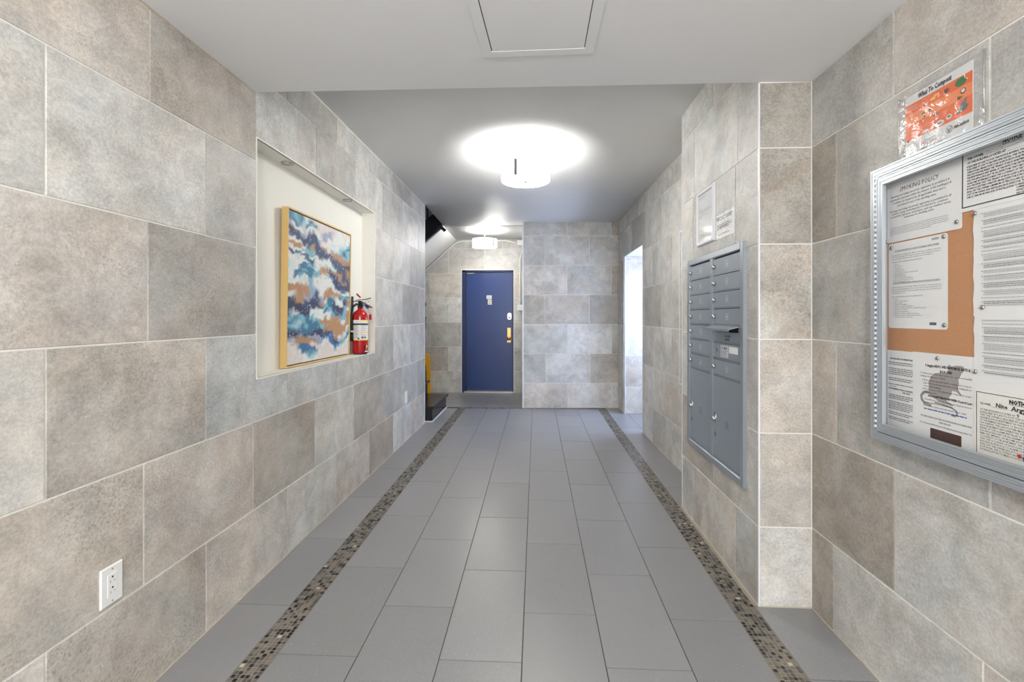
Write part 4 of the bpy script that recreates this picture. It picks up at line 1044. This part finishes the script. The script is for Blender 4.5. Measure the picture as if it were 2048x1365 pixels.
for k, (s, w) in enumerate((('Proper waste disposal: Trash, recycling, and compost', .155), ('placed in closed bags and in the corresponding bin in', .155), ('front of the building.', .060), ('Provide access to an exterminator, they will be at the', .155), ('building on the', .045))): text(l, s, .043, .1815-k*.0088, .0066, .0013, width=w)
for k in (0, 3): l.prism([(.038+.0011*math.cos(a*PI/4), .1835-k*.0088+.0011*math.sin(a*PI/4)) for a in range(8)], .0008, .0013)
text(l, '1st & 3rd SATURDAYS BETWEEN 12 p.m & 2 p.m', .058, .1365, .0082, .0013, bold=.04, width=.142)
text(l, 'They will knock on the door of each unit. Please let them in', .044, .1255, .0066, .0013, width=.155); text(l, 'as we wait for the exterminator.', .046, .1165, .0066, .0013, width=.10)
text(l, 'If you are not able to provide access, please email', .042, .1065, .0070, .0013, width=.140)
l.mat('blue_ink'); bars(l, .043, .185, .0975, .0030, .0013, rng=rp); l.mat('ink')
text(l, "WE NEED EVERYONE'S HELP IN MAINTAINING A CLEAN AND", .030, .0745, .0064, .0013, width=.170); text(l, 'SAFE SPACE!', .095, .0655, .0064, .0013, width=.040)
text(l, 'One of many RATS found in the Basement in September 20', .028, .0545, .0066, .0013, width=.172)
l.build('lettering', t)
MB().mat('photo_brown').box(.066, .168, .008, .046, .0006, .0011).build('photo', t)
pin(1.425, 1.117, .001, 'metal pin at the top centre of the rat flyer')
# carbon monoxide notice
t = paper('alarm_notice', 'cream NOTICE card with handwritten owner name, lowest on the notice board', 1.309, .866, .34, .184, .0030, 'paper_cream', r=.004)
l = MB().mat('ink'); l.box(.0075, .0088, -.0, .176, .0006, .001); l.box(.0075, .332, .1748, .1762, .0006, .001); l.box(.331, .332, 0, .176, .0006, .001)
text(l, 'NOTICE', .095, .1590, .0140, .0012, bold=.05, width=.048); l.box(.095, .143, .1566, .1574, .0006, .001)
l.mat('ink_grey'); text(l, 'THE OWNER,', .018, .1450, .0072, .0012, bold=.02, width=.030)
for k, s in enumerate(('OF THIS BUILDING LOCATED AT', 'IS REQUIRED BY LAW TO POST THIS NOTICE. THE LAW PROVIDES', 'THAT THE OWNER IS REQUIRED BY LAW TO INSTALL AN APPROVED', 'ALARM IN EACH APARTMENT IN THIS BUILDING WITHIN 15 FEET', 'OF THE PRIMARY ENTRANCE TO EACH ROOM LAWFULLY USED', 'FOR SLEEPING. THE LAW FURTHER MAKES THE OCCUPANT OF', 'EACH APARTMENT RESPONSIBLE FOR THE MAINTENANCE AND', 'REPAIR OF THE ALARMS INSTALLED IN THE APARTMENT AND', 'FOR REPLACING ANY OR ALL ALARMS WHICH ARE STOLEN,', 'REMOVED, MISSING, OR BECOME INOPERABLE DURING THE', 'OCCUPANCY OF THE APARTMENT. THE LAW ALSO PROVIDES', 'THAT THE OCCUPANT OF EACH CLASS A APARTMENT IN A', 'BUILDING IN WHICH A CO ALARM IS PROVIDED AND INSTALLED', 'SHALL PAY THE OWNER $25.00 FOR ALARM COSTS AND', 'SUCH WORK. THE OCCUPANT HAS ONE YEAR FROM THE DATE', 'OF INSTALLATION TO MAKE SUCH PAYMENT.')):
    text(l, s, .018, .1300-k*.0068, .0068, .0012, bold=.01, width=len(s)*.0034)
l.box(.050, .300, .1425, .1429, .0006, .001)
l.mat('ink'); text(l, 'Nine', .061, .1445, .0150, .0014, bold=.02, width=.030, shear=.1); text(l, 'Argyle', .099, .1430, .0160, .0014, bold=.02, width=.050, shear=.1); text(l, '9', .113, .1290, .0130, .0014, bold=.015)
l.mat('red_ink').prism([(.119+.0055*math.cos(a*PI/8), .038+.0045*math.sin(a*PI/8)) for a in range(16)], .0006, .0014); l.mat('blue_ink').prism([(.132+.0055*math.cos(a*PI/8), .036+.0045*math.sin(a*PI/8)) for a in range(16)], .0006, .0014)
l.build('lettering', t)

# ------------------------------------------------------------------ compost poster in its plastic sleeve, above the board
def compost():
    M = MRN(1.557, 1.7345)
    t = thing('compost_poster', 'orange What To Compost poster in a clear plastic sleeve above the notice board', 'poster', M)
    w, h = .232, .188
    o = MB().mat('paper').box(0, w, 0, h, 0, .0012).build('poster', t)
    p = MB().mat('orange'); z = .0016
    def q(m, x0, x1, y0, y1, zz): p.mat(m).quad(x0, x1, y0, y1, zz)
    q('orange', 0, w, .050, .161, .0015); q('orange_light', 0, w, .098, .131, .0016)
    def blob(m, cx, cy, rx, ry, zz=.0019, n=12, jag=0): p.mat(m).add([(cx+rx*(1+jag*(k % 2))*math.cos(2*PI*k/n), cy+ry*(1+jag*(k % 2))*math.sin(2*PI*k/n), zz) for k in range(n)], [tuple(range(n))])
    blob('green', .197, .146, .019, .012); blob('green', .197, .146, .012, .006, .0021)
    blob('brown', .150, .143, .014, .010, jag=-.5, n=18); blob('yellow_print', .105, .142, .012, .006, jag=-.4); blob('yellow_print', .114, .148, .008, .003)
    blob('ink_grey', .074, .138, .005, .010, n=3)
    blob('brown', .204, .118, .009, .008); blob('paper', .204, .119, .006, .005, .0021)
    blob('brown', .094, .113, .008, .008, jag=-.4); blob('paper', .133, .117, .007, .005, jag=-.3); blob('orange_light', .165, .118, .009, .003); blob('brown', .192, .103, .012, .008, n=3)
    blob('ink_grey', .112, .092, .014, .006, jag=-.5); blob('green', .070, .112, .006, .005); blob('brown', .072, .102, .007, .003)
    p.mat('ink_grey').add([(.180, .060, .0020), (.213, .064, .0020), (.222, .075, .0020), (.212, .080, .0020), (.216, .098, .0020), (.200, .090, .0020), (.186, .072, .0020)], [tuple(range(7))])
    blob('paper', .128, .060, .015, .008); blob('ink_pale', .128, .061, .009, .0035, .0021); blob('paper', .159, .066, .010, .007); blob('ink_grey', .159, .067, .006, .003, .0021); blob('paper', .101, .057, .006, .004); blob('paper', .078, .057, .012, .005)
    blob('ink_grey', .160, .030, .0105, .0105, n=24); blob('paper', .160, .030, .0085, .0085, .0021, 24)
    p.mat('ink_grey').add([(.153, .034, .0023), (.157, .034, .0023), (.160, .027, .0023), (.163, .034, .0023), (.167, .034, .0023), (.162, .022, .0023), (.158, .022, .0023)], [tuple(range(7))])
    blob('red_ink', .066, .024, .0055, .0055); blob('red_ink', .012, .050, .005, .005, n=4)
    p.mat('ink')
    text(p, 'What To Compost', .050, .1675, .0200, .0022, bold=.035, width=.118, shear=.12)
    text(p, 'sanitation', .176, .0260, .0150, .0022, bold=.03, width=.046)
    p.mat('paper'); text(p, 'Leaf and', .008, .149, .009, .0022, width=.034); text(p, 'yard waste', .008, .140, .009, .0022, width=.040)
    p.mat('ink_grey')
    for k in range(4): bars(p, .076, .114-.006*(k % 2), .030-k*.0045, .0018, .0022, rng=rp)
    bars(p, .060, .145, .008, .0020, .0022, rng=rp)
    p.build('print', o)
    n1, n2 = 22, 14; vs = []; x0, x1, y0, y1 = -.027, .270, -.012, .196
    for j in range(n2+1):
        for i in range(n1+1):
            u, v = i/n1, j/n2; x, y = x0+(x1-x0)*u, y0+(y1-y0)*v
            zz = .0045+.0022*noise.noise(Vector((u*5, v*4, 2)))
            ins = 0 < x < w and 0 < y < h
            if not ins: zz = .003+.002*noise.noise(Vector((u*9, v*9, 6)))
            vs.append((x, y, max(zz, .001)))
    MB().mat('plastic_film').add(vs, [(j*(n1+1)+i, j*(n1+1)+i+1, (j+1)*(n1+1)+i+1, (j+1)*(n1+1)+i) for j in range(n2) for i in range(n1)], True).build('plastic_sleeve', t)
    e_ = MB().mat('plastic_film')
    for x in (x0, x1-.004): MB().mat('plastic_film').tube([(x+.003, y0, .004), (x+.003, (y0+y1)/2, .006), (x+.003, y1, .004)], .0035, 8).build('sleeve_edge', t)
compost()

# ------------------------------------------------------------------ stairs, left behind the wall
def stairs():
    t = thing('black_staircase', 'black staircase whose first bullnose step shows past the end of the left wall', 'staircase', Matrix.Translation((-1.25, 5.92, 0)))
    T = Matrix.Translation((1.25, -5.92, 0))
    for k in range(6):
        xr = -1.222-.25*k; z1 = .185*(k+1)
        r = MB().mat('black_paint'); r.T = T
        r.box(xr-.02, xr, 5.50, 6.385, z1-.185+(.0 if k else .014), z1-.03)
        if k == 0:
            r.box(xr-.25, xr-.02, 5.50, 5.515, .014, z1-.03); r.box(xr, xr+.006, 5.52, 6.37, .03, .135); r.box(xr, xr+.010, 5.50, 6.385, .014, .03)
            r.box(xr, xr+.012, 5.50, 6.385, .135, .155)
        r.build('riser', t)
        s = MB().mat('black_paint'); s.T = T
        prof = [(xr-.28, z1-.03), (xr+.018, z1-.03)]+[(xr+.020+.014*math.cos(a), z1-.015+.015*math.sin(a)) for a in [(-PI/2)+PI*q/6 for q in range(7)]]+[(xr-.28, z1)]
        vs = [(x, 5.485, z) for x, z in prof]+[(x, 6.395, z) for x, z in prof]; n = len(prof)
        s.add(vs, [tuple(range(n)), tuple(range(2*n-1, n-1, -1))]+[(i, n+i, n+(i+1) % n, (i+1) % n) for i in range(n)])
        s.build('tread', t)
    b = MB().mat('white_paint'); b.T = T; b.box(-1.45, -1.205, 5.49, 6.39, 0, .014); b.build('base_strip', t)
    n_ = MB().mat('black_paint'); n_.T = T
    n_.lathe([(.030, .185), (.030, .50), (.024, .52), (.026, .56), (.016, .60), (.015, 1.05), (.022, 1.08), (.022, 1.20), (.028, 1.21), (.028, 1.22), (.016, 1.24), (.015, 1.36), (.024, 1.375), (.030, 1.395), (.026, 1.42), (.010, 1.437), (0, 1.44)], (-1.497, 6.30, 0), n=16)
    n_.build('newel_post', t)
    h = MB().mat('black_paint'); h.T = T; h.tube([(-1.50, 6.30, 1.26), (-2.6, 6.30, 2.08)], .022, 8); h.build('handrail', t)
    for k in range(1, 5):
        bl = MB().mat('black_paint'); bl.T = T; bl.tube([(-1.497-.25*k, 6.30, .185*(k+1)), (-1.497-.25*k, 6.30, 1.26+.186*k)], .008, 6); bl.build('baluster', t)
stairs()
def upper_flight():
    t = thing('upper_stair_flight', 'upper stair flight with black stringer and white sloping soffit near the ceiling', 'staircase', Matrix.Translation((-1.9, 7.05, 1.9)))
    T = Matrix.Translation((1.9, -7.05, -1.9))
    def xz(poly, y0, y1, m, name):
        s = MB().mat(m); s.T = T; n = len(poly)
        s.add([(x, y0, z) for x, z in poly]+[(x, y1, z) for x, z in poly], [tuple(range(n)), tuple(range(2*n-1, n-1, -1))]+[(i, n+i, n+(i+1) % n, (i+1) % n) for i in range(n)])
        return s.build(name, t)
    sf = lambda x: 2.469+.909*(x+1.297)
    xz([(-2.75, sf(-2.75)), (-1.292, sf(-1.292)), (-1.292, sf(-1.292)+.10), (-2.75, sf(-2.75)+.10)], 6.56, 7.648, 'white_paint', 'soffit')
    lb_ = lambda x: 2.449+.81*(x+1.315); lt2 = lambda x: lb_(x)+.30
    xz([(-2.75, lb_(-2.75)), (-1.30, lb_(-1.30)), (-1.30, lt2(-1.30)), (-2.75, lt2(-2.75))], 6.52, 6.555, 'black_paint', 'stringer')
    xz([(-2.75, lb_(-2.75)), (-1.315, lb_(-1.315)), (-1.27, 2.405), (-1.235, 2.432), (-1.25, 2.445), (-1.30, 2.485), (-2.75, lb_(-2.75)+.028)], 6.495, 6.52, 'black_paint', 'stringer_moulding')
    xz([(-2.75, lb_(-2.75)+.045), (-1.30, lb_(-1.30)+.045), (-1.30, lb_(-1.30)+.058), (-2.75, lb_(-2.75)+.058)], 6.508, 6.52, 'black_paint', 'stringer_bead')
    for k in range(7):
        s = MB().mat('black_paint'); s.T = T; x = -1.507-.125*k
        s.tube([(x, 6.54, lt2(x)-.01), (x, 6.54, lt2(x)+.75)], .010, 6); s.build('baluster', t)
upper_flight()
# folded wet floor sign
def sign():
    t = thing('wet_floor_sign', 'folded yellow plastic wet floor sign standing behind the black step', 'sign', Matrix.Translation((-1.86, 7.52, 0)))
    for k, y in enumerate((0, .045)):
        s = MB().mat('yellow_plastic')
        p = [(-.165, 0), (-.145, .012), (.145, .012), (.165, 0), (.170, .02), (.150, .60), (.135, .628), (-.135, .628), (-.150, .60), (-.170, .02)]
        n = len(p); s.add([(x, y, z) for x, z in p]+[(x, y+.022, z) for x, z in p], [tuple(range(n)), tuple(range(2*n-1, n-1, -1))]+[(i, n+i, n+(i+1) % n, (i+1) % n) for i in range(n)])
        s.build('panel', t)
    MB().mat('yellow_plastic').box(-.10, .10, .018, .050, .59, .615).build('hinge', t)
sign()
# conduit and boxes on the door wall
c = MB().mat('white_plastic')
def arc(pts, n=5):
    """round the corners of a polyline"""
    out = [Vector(pts[0])]
    for a, b, d in zip(pts[:-2], pts[1:-1], pts[2:]):
        a, b, d = map(Vector, (a, b, d)); r = min(.05, (b-a).length/2.1, (d-b).length/2.1)
        p, q = b+(a-b).normalized()*r, b+(d-b).normalized()*r
        for k in range(n+1):
            s = k/n; out.append(p*(1-s)**2+b*2*s*(1-s)+q*s*s)
    out.append(Vector(pts[-1])); return out
y = DY-.012
c.tube(arc([(-2.3, y, 1.52), (-1.305, y, 2.425), (-1.22, y, 2.455), (-.50, y, 2.462), (-.44, y, 2.45), (-.37, y, 2.425), (-.30, y, 2.425)]), .0105, 10)
tag(c.build('conduit'), 'white conduit following the sloping soffit and ceiling line above the blue door', 'conduit')
c = MB().mat('white_plastic'); c.tube(arc([(-.225, y, 2.39), (-.222, y, 2.30), (-.258, y, 2.16), (-.258, y, 1.62), (-.245, y, 1.415)]), .0095, 10)
tag(c.build('conduit'), 'white vertical cable conduit between the two boxes, right of the blue door', 'conduit')
t = thing('junction_box', 'square white junction box high in the corner under the ceiling, right of the blue door', 'box', FB(-.30, 2.375, DY))
MB().mat('white_plastic').box(0, .10, 0, .092, 0, .05, .004).build('housing', t); MB().mat('nickel').lathe([(.004, .05), (.003, .052)], (.05, .075, 0), n=8).build('screw', t)
t = thing('switch_box', 'small rounded white box at mid-height of the wall, right of the blue door handle', 'box', FB(-.255, 1.378, DY))
MB().mat('white_plastic').prism(rrect(-.045, .045, -.046, .046, .02), 0, .04).build('housing', t); MB().mat('white_edge').prism(rrect(-.03, .03, -.03, .03, .012), .04, .044).build('cover', t)
